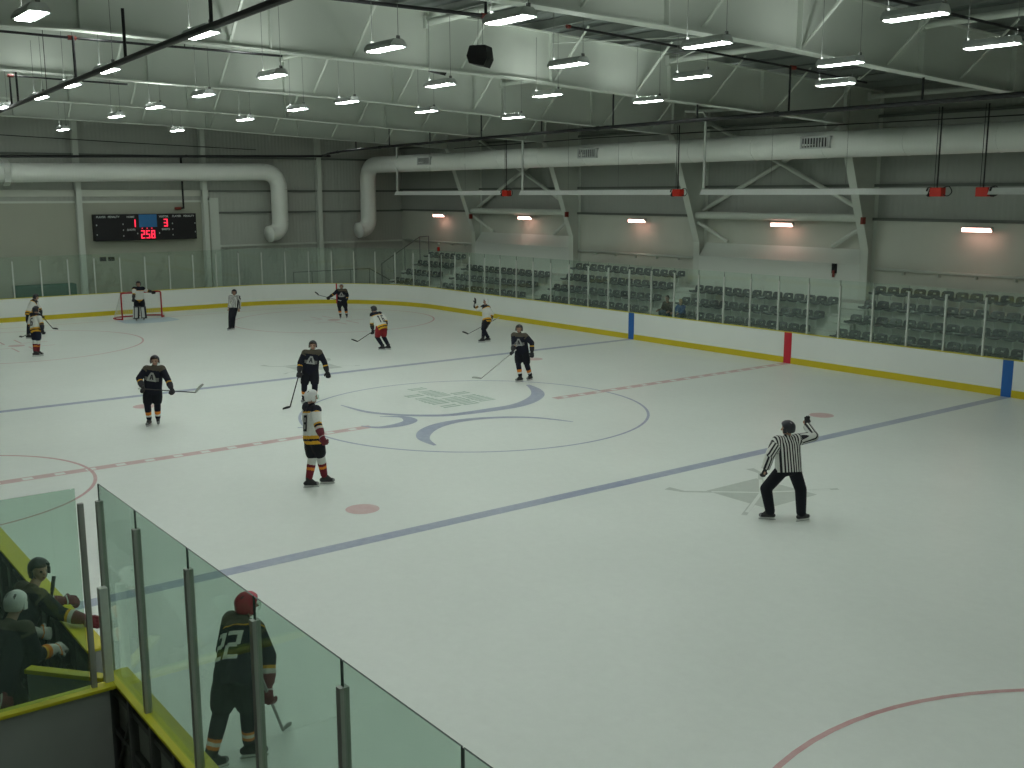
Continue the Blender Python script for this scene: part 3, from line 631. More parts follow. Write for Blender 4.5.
# ------------------------------------------------------------------ spectator glass
def arclen_points(P, s0, step):
    """points every step along the path beginning at arclength s0"""
    out = []; s = 0; nxt = s0
    for (x0, y0, nx0, ny0), (x1, y1, nx1, ny1) in zip(P[:-1], P[1:]):
        L = math.hypot(x1-x0, y1-y0)
        while s+L >= nxt:
            t = (nxt-s)/L; out.append((x0+(x1-x0)*t, y0+(y1-y0)*t, nx0+(nx1-nx0)*t, ny0+(ny1-ny0)*t)); nxt += step
        s += L
    return out
def shield(name_label, posts, zt_post, zt_glass, gm, w=.055, off=.08, post_m='alu'):
    o = (posts[0][0], posts[0][1], 1.07); e = empty('glass_shield', o, name_label, 'rink glass', 'clear shields on the boards')
    for x, y, nx, ny in posts:
        n = V((nx, ny, 0)).normalized(); t = V((-n.y, n.x, 0)); c = V((x, y, 0)) + n*off
        g = MB(); g.obox(c+V((0, 0, (1.068+zt_post)/2)), t*w/2, n*w*.6, V((0, 0, (zt_post-1.068)/2)), post_m)
        g.build('post', e, origin=o)
    for (x0, y0, a0, b0), (x1, y1, a1, b1) in zip(posts[:-1], posts[1:]):
        n0 = V((a0, b0, 0)).normalized(); n1 = V((a1, b1, 0)).normalized()
        p = V((x0, y0, 0))+n0*off; q = V((x1, y1, 0))+n1*off; d = (q-p).normalized(); p += d*.008; q -= d*.008
        g = MB(); g.bar(p+V((0, 0, (1.072+zt_glass)/2)), q+V((0, 0, (1.072+zt_glass)/2)), .012, zt_glass-1.072, gm)
        ek = g.slot('glassedge')
        for fi in (0, 1, 3, 5): g.mi[fi] = ek
        g.build('pane', e, origin=o)
    return e
straight = [(-8.02-1.22*4+1.221*k, -W, 0, -1) for k in range(29)]
shield('row of clear glass panes on the boards in front of the seats', straight, 2.74, 2.92, 'glass', .05)
sarc = 22-0; s_start = (straight[-1][0]+22)
rest = arclen_points(P_far, 44.3, 1.19)
endset = [straight[-1]] + [p for p in rest if not (p[1] > 12 and p[0] < 1)]
shield('clear glass panes around the far corner and end wall boards', endset, 2.72, 2.92, 'glass', .05)
nearposts = [(-12.34, W, 0, 1)] + [(-13.42-1.255*k, W, 0, 1) for k in range(7)]
shield('tall near glass panes with thick posts, bottom left', nearposts, 2.80, 2.97, 'glassnear', .052, .13, 'nearpost')
# low end of the bench: dividing board with glass
o = (-12.6, 13.2, 0); e = empty('bench_divider', o, 'grey dividing board with yellow cap and glass at the bottom left', 'divider')
g = MB(); g.box((-12.66, 13.2, 0), (-12.56, 17.2, 1.04), 'boardback'); g.build('panel', e, origin=o)
g = MB(); g.box((-12.70, 13.12, 1.04), (-12.54, 17.2, 1.075), 'capyellow'); g.build('cap_rail', e, origin=o, bevel=.006)
g = MB(); g.box((-12.615, 13.36, 1.075), (-12.603, 15.6, 3.03), 'glassnear'); g.build('pane', e, origin=o)
for y in (13.32, 15.62): g = MB(); g.box((-12.63, y-.024, 1.075), (-12.585, y+.024, 2.88), 'nearpost'); g.build('post', e, origin=o)
g = MB(); g.box((-12.60, 13.13, 1.075), (-12.52, 13.21, 2.02), 'alu'); tag(g.build('latch_post', bevel=.006), 'short pale latch post at the corner of the near glass', 'post')
# open bench door
o = (-12.40, 13.17, 0); e = empty('bench_door', o, 'open bench gate with yellow top swung inward behind the glass corner', 'gate')
d = V((.62, .52, 0)).normalized(); n = V((-d.y, d.x, 0)); c = V(o)+d*.42
g = MB(); g.obox(c+V((0, 0, .55)), d*.42, n*.03, V((0, 0, .47)), 'boardback'); g.build('panel', e, origin=o)
g = MB(); g.obox(c+V((0, 0, 1.045)), d*.43, n*.055, V((0, 0, .022)), 'capyellow'); g.build('cap_rail', e, origin=o, bevel=.005)
for z in (.3, .8): g = MB(); g.tube([V(o)+V((0, 0, z-.06)), V(o)+V((0, 0, z+.06))], .03, 'alu', 8); g.build('hinge', e, origin=o)
# player bench and its rubber floor
g = MB(); g.box((-12.5, 13.15, -.03), (-4, 17, .012), 'rubber'); tag(g.build('rubber_mat'), 'black rubber floor mat under the bench players', 'mat')
o = (-12.3, 14.6, 0); e = empty('player_bench', o, 'long grey bench behind the bench players at the left edge', 'bench')
g = MB(); g.box((-12.3, 14.45, .43), (-4.2, 14.8, .48), 'bench'); g.build('seat', e, origin=o, bevel=.008)
for x in (-12.1, -10.1, -8.1, -6.1, -4.4): g = MB(); g.box((x-.03, 14.5, .012), (x+.03, 14.75, .43), 'aludark'); g.build('leg', e, origin=o)

# ------------------------------------------------------------------ bleachers, aisle steps, seats
ROWY = [-13.9, -14.65, -15.4, -16.15]; TZ = [.60, 1.03, 1.47, 1.90]
poly = [(-13.50, 0)]
for yv, z in zip(ROWY, TZ): poly += [(yv+.40, z), (yv-.35, z)]
poly[-1] = (YW+.03, TZ[3]); poly += [(YW+.03, 0)]
o = (-9, -13.5, 0); e = empty('bleachers', o, 'grey concrete seating steps behind the far side glass', 'bleachers')
g = MB(); g.prism(poly, 'x', -10.5, 28.3, 'riser'); g.build('stepped_platform', e, origin=o)
for k in (7.9, 15.9, 23.9, -.1, -8.1):
    g = MB()
    for yv, z in zip(ROWY[:], TZ): g.box((k-1.08, yv+.40, z-.43), (k-.06, yv+.40+.33, z-.20), 'tread')
    g.build('aisle_steps', e, origin=o)
def seat_mesh():
    g = MB()
    # pan: curved sheet with a rolled front, on a post
    n = 6; sec = [(-.19, .40), (-.10, .375), (.02, .37), (.14, .38), (.20, .39), (.215, .355)]
    for j in range(len(sec)-1):
        (y0, z0), (y1, z1) = sec[j], sec[j+1]
        for i in range(n):
            xa, xb = -.215+.43*i/n, -.215+.43*(i+1)/n; za = .03*(abs(xa)/.215)**2; zb = .03*(abs(xb)/.215)**2
            g.add([(xa,y0,z0+za),(xb,y0,z0+zb),(xb,y1,z1+zb),(xa,y1,z1+za),(xa,y0,z0+za-.03),(xb,y0,z0+zb-.03),(xb,y1,z1+zb-.03),(xa,y1,z1+za-.03)],
                  [(0,1,2,3),(7,6,5,4),(0,4,5,1),(1,5,6,2),(2,6,7,3),(3,7,4,0)], 'seat')
    # back: shell with a hand slot
    rows = [(-.19, .41, .205), (-.205, .465, .215), (-.215, .515, .215), (-.225, .57, .20), (-.235, .605, .15)]
    for j in range(4):
        y0, z0, w0 = rows[j]; y1, z1, w1 = rows[j+1]
        for i in range(8):
            if j == 1 and i in (3, 4): continue
            a0, b0 = -w0+2*w0*i/8, -w0+2*w0*(i+1)/8; a1, b1 = -w1+2*w1*i/8, -w1+2*w1*(i+1)/8
            def yy(x, y): return y + .05*(x/.21)**2
            q = [(a0,yy(a0,y0),z0),(b0,yy(b0,y0),z0),(b1,yy(b1,y1),z1),(a1,yy(a1,y1),z1)]
            g.add(q + [(x, y-.022, z) for x, y, z in q], [(0,1,2,3),(7,6,5,4),(0,4,5,1),(1,5,6,2),(2,6,7,3),(3,7,4,0)], 'seat')
    g.box((-.02, -.02, .0), (.02, .02, .35), 'alu'); g.box((-.06, -.06, .0), (.06, .06, .012), 'alu')
    g.box((-.2, -.19, .40), (.2, -.165, .43), 'seat')
    return g
s0 = seat_mesh().build('stadium_seat')
blocks = [('A', 27.55, 23.85, (8, 7, 7, 7), 'the block in the far corner'), ('B', 22.8, 15.85, None, 'the second block from the far end'), ('C', 14.75, 7.85, None, 'the middle block'), ('D', 6.75, -.05, None, 'the block nearest the red stripe'), ('E', -1.05, -8.05, None, 'the block at the right edge')]
RN = ['front', 'second', 'third', 'top']; first = True
for bid, xa, xb, nums, desc in blocks:
    for r in range(4):
        if r == 3 and bid in 'BD': continue
        a, b = (xa, xb) if not (r == 3 and bid in 'CE') else (xb+7.12, xb+.14)
        if bid == 'A' and r: a -= .0
        n = 7 if bid == 'A' else 14
        sp = (a-b)/n
        for i in range(n):
            o = s0 if first else s0.copy()
            if not first: COL.objects.link(o)
            first = False
            o.location = (a-sp*(i+.5), ROWY[r]-.02, TZ[r])
            tag(o, 'grey seat, %s from left, %s row, %s' % (ORD[i], RN[r], desc), 'seat', 'grey plastic stadium seats')
# stair railing at the far end of the bleachers
def railing(name, pts, posts, label, r=.028):
    e = empty(name, pts[0], label, 'railing')
    g = MB(); g.tube(pts, r, 'aludark', 8); g.build('top_rail', e, origin=pts[0])
    for q, z0 in posts: g = MB(); g.tube([q, (q[0], q[1], z0)], r*.85, 'aludark', 8); g.build('post', e, origin=pts[0])
    return e
railing('stair_railing', [(28.4, -13.8, .75), (28.4, -13.8, 1.9), (28.4, -16.3, 3.3), (28.4, -16.9, 3.32), (28.4, -16.9, 2.2)], [((28.4, -14.6, 2.35), .6), ((28.4, -15.3, 2.74), 1.03), ((28.4, -16.3, 3.3), 1.5)], 'dark sloping stair railing at the far left end of the seats')
railing('guard_railing', [(30.5, -9.5, 0), (30.5, -9.5, 1.5), (30.5, -14.2, 1.5), (30.5, -15.6, .75)], [((30.5, -10.6, 1.5), 0), ((30.5, -11.8, 1.5), 0), ((30.5, -13.0, 1.5), 0), ((30.5, -14.2, 1.5), 0)], 'low dark guard railing behind the far corner glass')
g = MB(); g.box((30.2, 1.9, -.03), (30.9, 4.6, 1.5), 'tarp'); tag(g.build('equipment_cover', bevel=.04), 'dark green covered bin behind the end glass at far left', 'cover')

# ------------------------------------------------------------------ scoreboard
o = (31.5, -2.1, 4.05); e = empty('scoreboard', o, 'black scoreboard with red digits on the end wall', 'scoreboard')
YA, YB_, Z0, Z1 = .56, -4.56, 3.42, 4.72; WD = YA-YB_; HT = Z1-Z0; XF = 31.36
g = MB(); g.box((XF, YB_, Z0), (31.735, YA, Z1), 'screen'); g.build('cabinet', e, origin=o, bevel=.02)
def sb(fx, fy): return (YA-WD*fx, Z1-HT*fy)
def sbox(fx0, fx1, fy0, fy1, m, name, d=.012):
    a = sb(fx0, fy0); b = sb(fx1, fy1); g = MB(); g.box((XF-d, a[0], a[1]), (XF, b[0], b[1]), m); return g.build(name, e, origin=o)
sbox(.425, .60, .02, .50, 'bluepanel', 'blue_panel')
SEG = {'1': 'bc', '3': 'abgcd', '2': 'abged', '5': 'afgcd', '8': 'abcdefg'}
def digit(ch, fx, fy, w_, h_):
    g = MB(); y0, z0 = sb(fx, fy); t = .05
    def seg(ya, za, yb, zb): g.box((XF-.016, y0-ya, z0-za), (XF-.002, y0-yb, z0-zb), 'led')
    S = {'a': (0, 0, w_, t), 'g': (0, h_/2-t/2, w_, h_/2+t/2), 'd': (0, h_-t, w_, h_), 'f': (0, 0, t, h_/2), 'b': (w_-t, 0, w_, h_/2), 'e': (0, h_/2, t, h_), 'c': (w_-t, h_/2, w_, h_)}
    for c in SEG[ch]: seg(*S[c])
    g.build('led_digit', e, origin=o)
digit('1', .352, .20, .20, .38); digit('3', .668, .20, .20, .38)
for i, c in enumerate('258'): digit(c, .438+.050*i, .625, .19, .40)
for i in range(3): sbox(.449+.047*i, .457+.047*i, .53, .565, 'led', 'led_dot')
def text_mesh(s, size, m, name, parent, mw, origin, extrude=0.0):
    cu = bpy.data.curves.new(name, 'FONT'); cu.body = s; cu.size = size; cu.align_x = 'CENTER'; cu.align_y = 'CENTER'; cu.extrude = extrude; cu.resolution_u = 3; cu.offset = size*.025
    t = bpy.data.objects.new(name, cu); COL.objects.link(t); dg = bpy.context.evaluated_depsgraph_get(); me = bpy.data.meshes.new_from_object(t.evaluated_get(dg)); bpy.data.objects.remove(t); bpy.data.curves.remove(cu)
    me.transform(mw); me.transform(Matrix.Translation(-V(origin))); me.materials.clear(); me.materials.append(M[m])
    ob = bpy.data.objects.new(name, me); COL.objects.link(ob); ob.parent = parent; return ob
def sbtext(s, fx, fy, size):
    y0, z0 = sb(fx, fy); mw = Matrix(((0, 0, 1, XF-.008), (-1, 0, 0, y0), (0, 1, 0, z0), (0, 0, 0, 1)))
    mw = Matrix(((0, 0, -1, XF-.006), (-1, 0, 0, y0), (0, 1, 0, z0), (0, 0, 0, 1)))
    text_mesh(s, size, 'whitetext', 'lettering', e, mw, o)
for s, fx, fy in (('PLAYER', .065, .10), ('PENALTY', .185, .10), ('HOME', .345, .11), ('SHOTS', .345, .60), ('VISITOR', .67, .11), ('SHOTS', .685, .60), ('PLAYER', .80, .10), ('PENALTY', .925, .10)): sbtext(s, fx, fy, .135)
for fx, fy in ((.02, .40), (.02, .76), (.27, .38), (.27, .60), (.27, .82), (.755, .38), (.755, .60), (.755, .82), (.985, .38), (.985, .72), (.405, .74), (.62, .74)): sbox(fx-.004, fx+.004, fy-.025, fy+.025, 'whitetext', 'lamp_dot', .008)
g = MB(); g.box((31.72, .0, 2.42), (31.78, .3, 2.62), 'plastic'); g.box((31.72, -.4, 2.42), (31.78, -.1, 2.62), 'plastic')
tag(g.build('wall_sign'), 'small black double sign on the end wall below the scoreboard', 'sign')

# ------------------------------------------------------------------ goal net
o = (26.75, 0, 0); e = empty('goal_net', o, 'red framed goal with white netting under the scoreboard', 'goal')
g = MB(); x0 = 26.75
g.tube([(x0, .915, 0), (x0, .915, 1.15), (x0, .88, 1.22), (x0, -.88, 1.22), (x0, -.915, 1.15), (x0, -.915, 0)], .035, 'goalred', 10); g.build('front_frame', e, origin=o)
base = [(x0, .915, .03), (x0+.35, 1.12, .03), (x0+.8, 1.05, .03), (x0+1.08, .6, .03), (x0+1.12, 0, .03), (x0+1.08, -.6, .03), (x0+.8, -1.05, .03), (x0+.35, -1.12, .03), (x0, -.915, .03)]
bs = spline(base, 4); g = MB(); g.tube(bs, .032, 'goalred', 8); g.build('base_tube', e, origin=o)
top = [(x0, .88, 1.22), (x0+.25, .86, 1.22), (x0+.45, .55, 1.22), (x0+.5, 0, 1.22), (x0+.45, -.55, 1.22), (x0+.25, -.86, 1.22), (x0, -.88, 1.22)]
ts = spline(top, 6); g = MB(); g.tube(ts, .018, 'goalred', 8); g.build('top_tube', e, origin=o)
g = MB(); n = 44
def samp(P, t): q = t*(len(P)-1); i = min(int(q), len(P)-2); f_ = q-i; return V(P[i])*(1-f_)+V(P[i+1])*f_
L1 = [samp(bs, i/n) for i in range(n+1)]; L2 = [samp(ts, i/n) for i in range(n+1)]
for a, b in zip(L1, L2): g.tube([a, a*.55+b*.45+V((.06, 0, 0)), b], .004, 'net', 3, caps=False)
for k in range(1, 16):
    t = k/16; g.tube([a*(1-t)+b*t+V((.06*math.sin(PI*t), 0, 0)) for a, b in zip(L1, L2)], .004, 'net', 3, caps=False)
for k in range(1, 18): q = -.88+k*.098; g.tube([(x0, q, 1.22), (x0+.48-.25*abs(q), q, 1.22)], .004, 'net', 3, caps=False)
for k in range(1, 5): g.tube([(x0+k*.1, .84, 1.22), (x0+k*.1, -.84, 1.22)], .004, 'net', 3, caps=False)
g.build('netting', e, origin=o)
# ------------------------------------------------------------------ people
def cap_mesh(segs):
    """closed tapered capsules / ellipsoids as one triangle soup; segs: (p0, r0, p1, r1)"""
    vs = []; fs = []
    for p0, r0, p1, r1 in segs:
        p0 = V(p0); p1 = V(p1); d = p1-p0; L = d.length
        d = d/L if L > 1e-6 else V((0, 0, 1))
        u = V((0, 0, 1)) if abs(d.z) < .9 else V((1, 0, 0)); a = d.cross(u).normalized(); b = d.cross(a)
        rings = []; n = 14
        for i in range(5): t = -PI/2+PI/2*i/4; rings.append((p0+d*r0*math.sin(t), max(r0*math.cos(t), 1e-4)))
        for i in range(5): t = PI/2*i/4; rings.append((p1+d*r1*math.sin(t), max(r1*math.cos(t), 1e-4)))
        o = len(vs)
        for c, r in rings:
            for k in range(n): vs.append(c+(a*math.cos(2*PI*k/n)+b*math.sin(2*PI*k/n))*r)
        for i in range(len(rings)-1):
            for k in range(n): k2 = (k+1) % n; fs.append((o+i*n+k, o+i*n+k2, o+(i+1)*n+k2, o+(i+1)*n+k))
        fs.append(tuple(o+k for k in reversed(range(n)))); fs.append(tuple(o+(len(rings)-1)*n+k for k in range(n)))
    return vs, fs
def ell(c, ax, ay, az):
    """ellipsoid from three half-axis vectors"""
    c = V(c); ax = V(ax); ay = V(ay); az = V(az); vs = []; fs = []; n = 16; m = 10
    for i in range(m+1):
        th = PI*i/m
        for k in range(n): vs.append(c+(ax*math.cos(2*PI*k/n)+ay*math.sin(2*PI*k/n))*max(math.sin(th), 1e-3)+az*math.cos(th))
    for i in range(m):
        for k in range(n): fs.append((i*n+k, (i+1)*n+k, (i+1)*n+(k+1) % n, i*n+(k+1) % n))
    fs.append(tuple(range(n))); fs.append(tuple(m*n+k for k in reversed(range(n))))
    return vs, fs
def blob(parts, voxel, smooth=3):
    """fuse closed shapes into one continuous skin"""
    vs = []; fs = []
    for pv, pf in parts:
        o = len(vs); vs += [tuple(v) for v in pv]; fs += [tuple(o+i for i in f) for f in pf]
    me = bpy.data.meshes.new('tmp'); me.from_pydata(vs, [], fs)
    bm = bmesh.new(); bm.from_mesh(me); bmesh.ops.recalc_face_normals(bm, faces=bm.faces); bm.to_mesh(me); bm.free()
    ob = bpy.data.objects.new('tmp', me); COL.objects.link(ob)
    md = ob.modifiers.new('r', 'REMESH'); md.mode = 'VOXEL'; md.voxel_size = voxel; md.use_smooth_shade = True
    dg = bpy.context.evaluated_depsgraph_get(); out = bpy.data.meshes.new_from_object(ob.evaluated_get(dg))
    bpy.data.objects.remove(ob); bpy.data.meshes.remove(me)
    bm = bmesh.new(); bm.from_mesh(out)
    for _ in range(smooth): bmesh.ops.smooth_vert(bm, verts=bm.verts, factor=.5, use_axis_x=True, use_axis_y=True, use_axis_z=True)
    return bm
def finish(bm, name, parent, root, mats, func=None, stripe=None, smooth=True):
    me = bpy.data.meshes.new(name)
    for m in mats: me.materials.append(M[m])
    if func:
        for f in bm.faces: f.material_index = func(f.calc_center_median(), f.normal)
    bm.to_mesh(me)
    if stripe:
        at = me.attributes.new('stripe', 'FLOAT', 'POINT')
        for i, v in enumerate(bm.verts): at.data[i].value = stripe(v.co)
    bm.free(); me.transform(Matrix.Translation(-root))
    if smooth: me.shade_smooth()
    o = bpy.data.objects.new(name, me); COL.objects.link(o); o.parent = parent; return o
def cut(bm, co, no):
    """remove everything on the +no side of a plane"""
    bmesh.ops.bisect_plane(bm, geom=list(bm.verts)+list(bm.edges)+list(bm.faces), plane_co=co, plane_no=no, clear_outer=True)
def seg_t(p, a, b):
    d = b-a; L2 = d.length_squared; t = (p-a).dot(d)/L2; tc = max(0, min(1, t)); return t, (p-(a+d*tc)).length
def ik(a, b, L1, L2, pole):
    d = b-a; D = d.length; D2 = min(D, (L1+L2)*.999); u = d/D; x = (L1*L1-L2*L2+D2*D2)/(2*D2); h = math.sqrt(max(L1*L1-x*x, 0))
    pv = pole-u*pole.dot(u); pv.normalize(); return a+u*x+pv*h

OUT = {
 'white': dict(jersey='white', pants='pantblack', sock='white_maroon', glove='gloveblack'),
 'black': dict(jersey='black', pants='pantblack', sock='black', glove='gloveblack'),
 'ref': dict(jersey='ref', pants='pantblack', sock=None, glove='gloveblack'),
}
def decal(bmj, name, parent, root, centre, nrm, upv, shapes, m, off=.006):
    """flat lettering or crest laid on the cloth: shapes = list of polygons (u,v) metres; cast onto bmj"""
    bvh = BVHTree.FromBMesh(bmj); nrm = nrm.normalized(); right = upv.cross(nrm).normalized(); upv = nrm.cross(right).normalized()
    b2 = bmesh.new()
    for poly in shapes:
        vv = [b2.verts.new(V((u, v, 0))) for u, v in poly]
        try: b2.faces.new(vv)
        except Exception: pass
    bmesh.ops.triangulate(b2, faces=b2.faces)
    for _ in range(3):
        long_ = [e for e in b2.edges if e.calc_length() > .03]
        if not long_: break
        bmesh.ops.subdivide_edges(b2, edges=long_, cuts=1); bmesh.ops.triangulate(b2, faces=b2.faces)
    for v in b2.verts:
        p = centre + right*v.co.x + upv*v.co.y
        h = bvh.ray_cast(p+nrm*.5, -nrm, 1.2)
        v.co = (h[0]+nrm*off) if h[0] is not None and (h[0]-p).length < .25 else p
    me = bpy.data.meshes.new(name); b2.to_mesh(me); b2.free(); me.transform(Matrix.Translation(-root)); me.materials.append(M[m])
    o = bpy.data.objects.new(name, me); COL.objects.link(o); o.parent = parent
    sd = o.modifiers.new('thick', 'SOLIDIFY'); sd.thickness = .003; sd.offset = 1
    return o
def glyph(ch, w, h, t):
    R = lambda x0, y0, x1, y1: [(x0, y0), (x1, y0), (x1, y1), (x0, y1)]
    L, R_, T, B = -w/2, w/2, h/2, -h/2
    S = {'a': R(L, T-t, R_, T), 'd': R(L, B, R_, B+t), 'g': R(L+t*.5, -t/2, R_-t*.5, t/2), 'f': R(L, 0, L+t, T-t*.6), 'b': R(R_-t, 0, R_, T-t*.6), 'e': R(L, B+t*.6, L+t, 0), 'c': R(R_-t, B+t*.6, R_, 0)}
    if ch == '2': return [S[k] for k in 'abged']
    if ch == '0': return [[(L, T-t*1.6), (L+t, T-t*1.6), (L+t*1.2, T-t), (R_-t*1.2, T-t), (R_-t, T-t*1.5), (R_-t, T-h*.36), (L, B+t*1.1), (L, B), (R_, B), (R_, B+t), (L+t*1.5, B+t), (R_, T-h*.42), (R_, T-t*.8), (R_-t*.8, T), (L+t*.8, T), (L, T-t*.8)]]
    if ch == '1': return [R(-t*.55, B, t*.55, T), [(-t*.55, T), (-t*1.4, T-t*.9), (-t*1.4, T-t*1.6), (-t*.55, T-t*1.1)]]
    if ch == '6': return [S[k] for k in 'afgecd']
    return [S[k] for k in 'abcdefg']

def person(name, label, J, outfit='black', helmet='helmblack', voxel=.014, hair='hair', pants=None, sock=None, glove=None, number=None, numc=None, crest=False, visor=False, curl=True, skates=True, hathand=None, category='person', group=None, gcuff=None, goalie=False, sockfn=None):
    """J: joints in metres; builds body, clothing, helmet, gloves, skates as children of one root"""
    J = {k: (V(v) if isinstance(v, (list, tuple)) else v) for k, v in J.items()}; k = J.get('k', 1.0)
    root = J['root'].copy(); e = empty(name, root, label, category, group)
    fac = J['fac'].normalized(); up = (J['nk']-J['pel']).normalized(); side = fac.cross(V((0, 0, 1))).normalized()
    fwd = (fac-up*fac.dot(up)).normalized(); sd = up.cross(fwd).normalized()*-1; sd = fwd.cross(up).normalized()
    pel, nk, hd = J['pel'], J['nk'], J['hd']
    hf = J['hfac'].normalized(); hu = (V((0, 0, 1)) - hf*hf.z).normalized(); hs = hf.cross(hu).normalized()
    # ---- body
    P = []
    P.append(ell(hd+hu*.015*k, hs*.075*k, hf*.093*k, hu*.105*k)); P.append(ell(hd+hf*.025*k-hu*.055*k, hs*.055*k, hf*.062*k, hu*.065*k))
    P.append(cap_mesh([(hd+hf*.085*k+hu*.01*k, .012*k, hd+hf*.108*k-hu*.022*k, .016*k)]))
    for s in (-1, 1): P.append(ell(hd+hs*s*.078*k-hu*.01*k-hf*.005, hs*.014*k, hf*.022*k, hu*.034*k))
    P.append(cap_mesh([(hd-hu*.07*k-hf*.012, .052*k, nk, .06*k)]))
    ch = nk-up*.15*k
    P.append(cap_mesh([(ch, .115*k, pel+up*.08*k, .105*k), (pel+up*.04, .11*k, pel, .11*k), (nk-up*.02*k, .06*k, ch, .1*k)]))
    for t in 'LR':
        P.append(cap_mesh([(nk-up*.05*k, .05*k, J['sh'+t]-up*.01, .052*k), (J['sh'+t], .052*k, J['el'+t], .04*k), (J['el'+t], .04*k, J['wr'+t], .028*k), (pel, .10*k, J['hip'+t], .095*k), (J['hip'+t], .088*k, J['kn'+t], .055*k), (J['kn'+t], .055*k, J['an'+t], .040*k), (J['an'+t], .04*k, J['an'+t]+J['ft'+t].normalized()*.13*k-V((0, 0, .05)), .032*k)]))
        hdr = (J['wr'+t]-J['el'+t]).normalized(); P.append(cap_mesh([(J['wr'+t], .026*k, J['wr'+t]+hdr*.07*k, .03*k)]))
    bm = blob(P, max(voxel*.85, .010), 2)
    eye = [hd+hf*.08*k+hs*s*.032*k+hu*.012*k for s in (-1, 1)]; mouth = hd+hf*.082*k-hu*.062*k
    def bf(p, n):
        if min((p-q).length for q in eye) < .014*k: return 1
        if abs((p-mouth).dot(hu)) < .010*k and abs((p-mouth).dot(hs)) < .026*k and (p-mouth).dot(hf) > -.04: return 2
        if (p-hd).dot(hu) > .055*k and (p-hd).length < .16*k or ((p-hd).dot(hf) < -.03*k and (p-hd).dot(hu) > -.055*k and (p-hd).length < .16*k): return 3
        return 0
    finish(bm, 'body', e, root, ['skin', 'eye', 'lip', hair], bf)
    # ---- jersey or jacket
    st = OUT.get(outfit, {}).get('jersey', outfit)
    bulky = 1.0 if st in ('white', 'black') else .88
    if st == 'ref': bulky = 1.06
    P = []; ch = nk-up*.13*k
    hl = (J['hipL']-pel).dot(sd); sL, sR = (J['hipL'], J['hipR'])
    for t in 'LR':
        hip = J['hip'+t]; sh = J['sh'+t]
        P.append(cap_mesh([(hip*.72+pel*.28-up*.06*k, .152*k*bulky, (ch+sh)/2-up*.06*k, .13*k*bulky), (nk-up*.06*k, .085*k, sh+up*.005, .102*k*bulky), (sh, .102*k*bulky, J['el'+t], .078*k*bulky), (J['el'+t], .078*k*bulky, J['wr'+t]+(J['el'+t]-J['wr'+t])*.08, .066*k*bulky)]))
    P.append(cap_mesh([(nk+up*.012*k, .066*k, nk-up*.03*k, .082*k), (nk-up*.035*k, .085*k, ch, .13*k*bulky), (ch, .13*k*bulky, pel-up*.06*k, .160*k*bulky)]))
    bmj = blob(P, voxel, 3)
    hem = pel-up*(.17 if st in ('white', 'black') else .05)*k
    cut(bmj, hem, -up)
    for t in 'LR':
        dd = (J['wr'+t]-J['el'+t]).normalized()
        # open cuffs
        near = [f for f in bmj.faces if (f.calc_center_median()-J['wr'+t]).dot(dd) > -.004 and (f.calc_center_median()-J['wr'+t]).length < .12]
        if near: bmesh.ops.delete(bmj, geom=near, context='FACES')
    bmj.normal_update()
    def jf(p, n):
        h = (p-hem).dot(up); dn = (nk-p).dot(up)
        tl, dl = seg_t(p, J['elL'], J['wrL']); tr, dr = seg_t(p, J['elR'], J['wrR'])
        ul, dul = seg_t(p, J['shL'], J['elL']); ur, dur = seg_t(p, J['shR'], J['elR'])
        dmin = min(dl, dr); arm = dmin < .085*k and ((tl > .05 and dl < .085*k) or (tr > .05 and dr < .085*k)); t = tl if dl < dr else tr
        uarm = min(dul, dur) < .1*k and ((dul < dur and ul > .1) or (dur <= dul and ur > .1)); ut = ul if dul < dur else ur
        lat = abs((p-pel).dot(sd))
        if st == 'white':
            if arm and .15 < t < .55: return 1 if (t < .27 or t > .43) else 2
            if arm: return 0
            if not uarm and h < .16*k: return 1 if (h < .06*k or h > .10*k) else 2
            yo = dn + .10*max(0, .17*k-lat)
            if uarm: return 2 if ut < .32 and (p-(J['shL'] if dul < dur else J['shR'])).dot(up) > -.02 else (1 if ut < .40 and (p-(J['shL'] if dul < dur else J['shR'])).dot(up) > -.02 else 0)
            if dn < .10*k: return 2
            if dn < .125*k: return 1
            return 0
        if st == 'black':
            if arm and t > .34 and t < .68: return 1 if t < .52 else 0
            if arm or uarm: return 3 if (uarm and ut < .22) else 2
            if dn < (.085 if number else .06)*k: return 3
            if dn < .10*k and number: return 1
            return 2
        return 0
    mats = {'white': ['jwhite', 'jgold', 'jblack'], 'black': ['jwhite', 'jgold', 'jblack', 'jyoke'], 'ref': ['refstripe']}.get(st, [st])
    stripe = None
    if st == 'ref':
        def stripe(p):
            best = None
            for t in 'LR':
                for a, b, lim in ((J['sh'+t], J['el'+t], .098), (J['el'+t], J['wr'+t], .09)):
                    tt, d = seg_t(p, a, b)
                    if d < lim*k and tt > .12: 
                        ax = (b-a).normalized(); q = sd - ax*sd.dot(ax)
                        q = q.normalized() if q.length > .3 else up
                        best = (p-a).dot(q)/.052+.25 + (3 if t == 'L' else 0)
            if best is None: best = (p-pel).dot(sd)/.052+.25
            return best+50
    if number:
        wd = .105 if len(number) == 1 else .115; tot = len(number)
        for i, c_ in enumerate(number):
            sh_ = [[(x+(i-(tot-1)/2)*.175*k, y) for x, y in poly] for poly in glyph(c_, .135*k, .29*k, .042*k)]
            decal(bmj, 'number', e, root, nk-up*.31*k-fwd*.12, -fwd, up, sh_, numc or 'number')
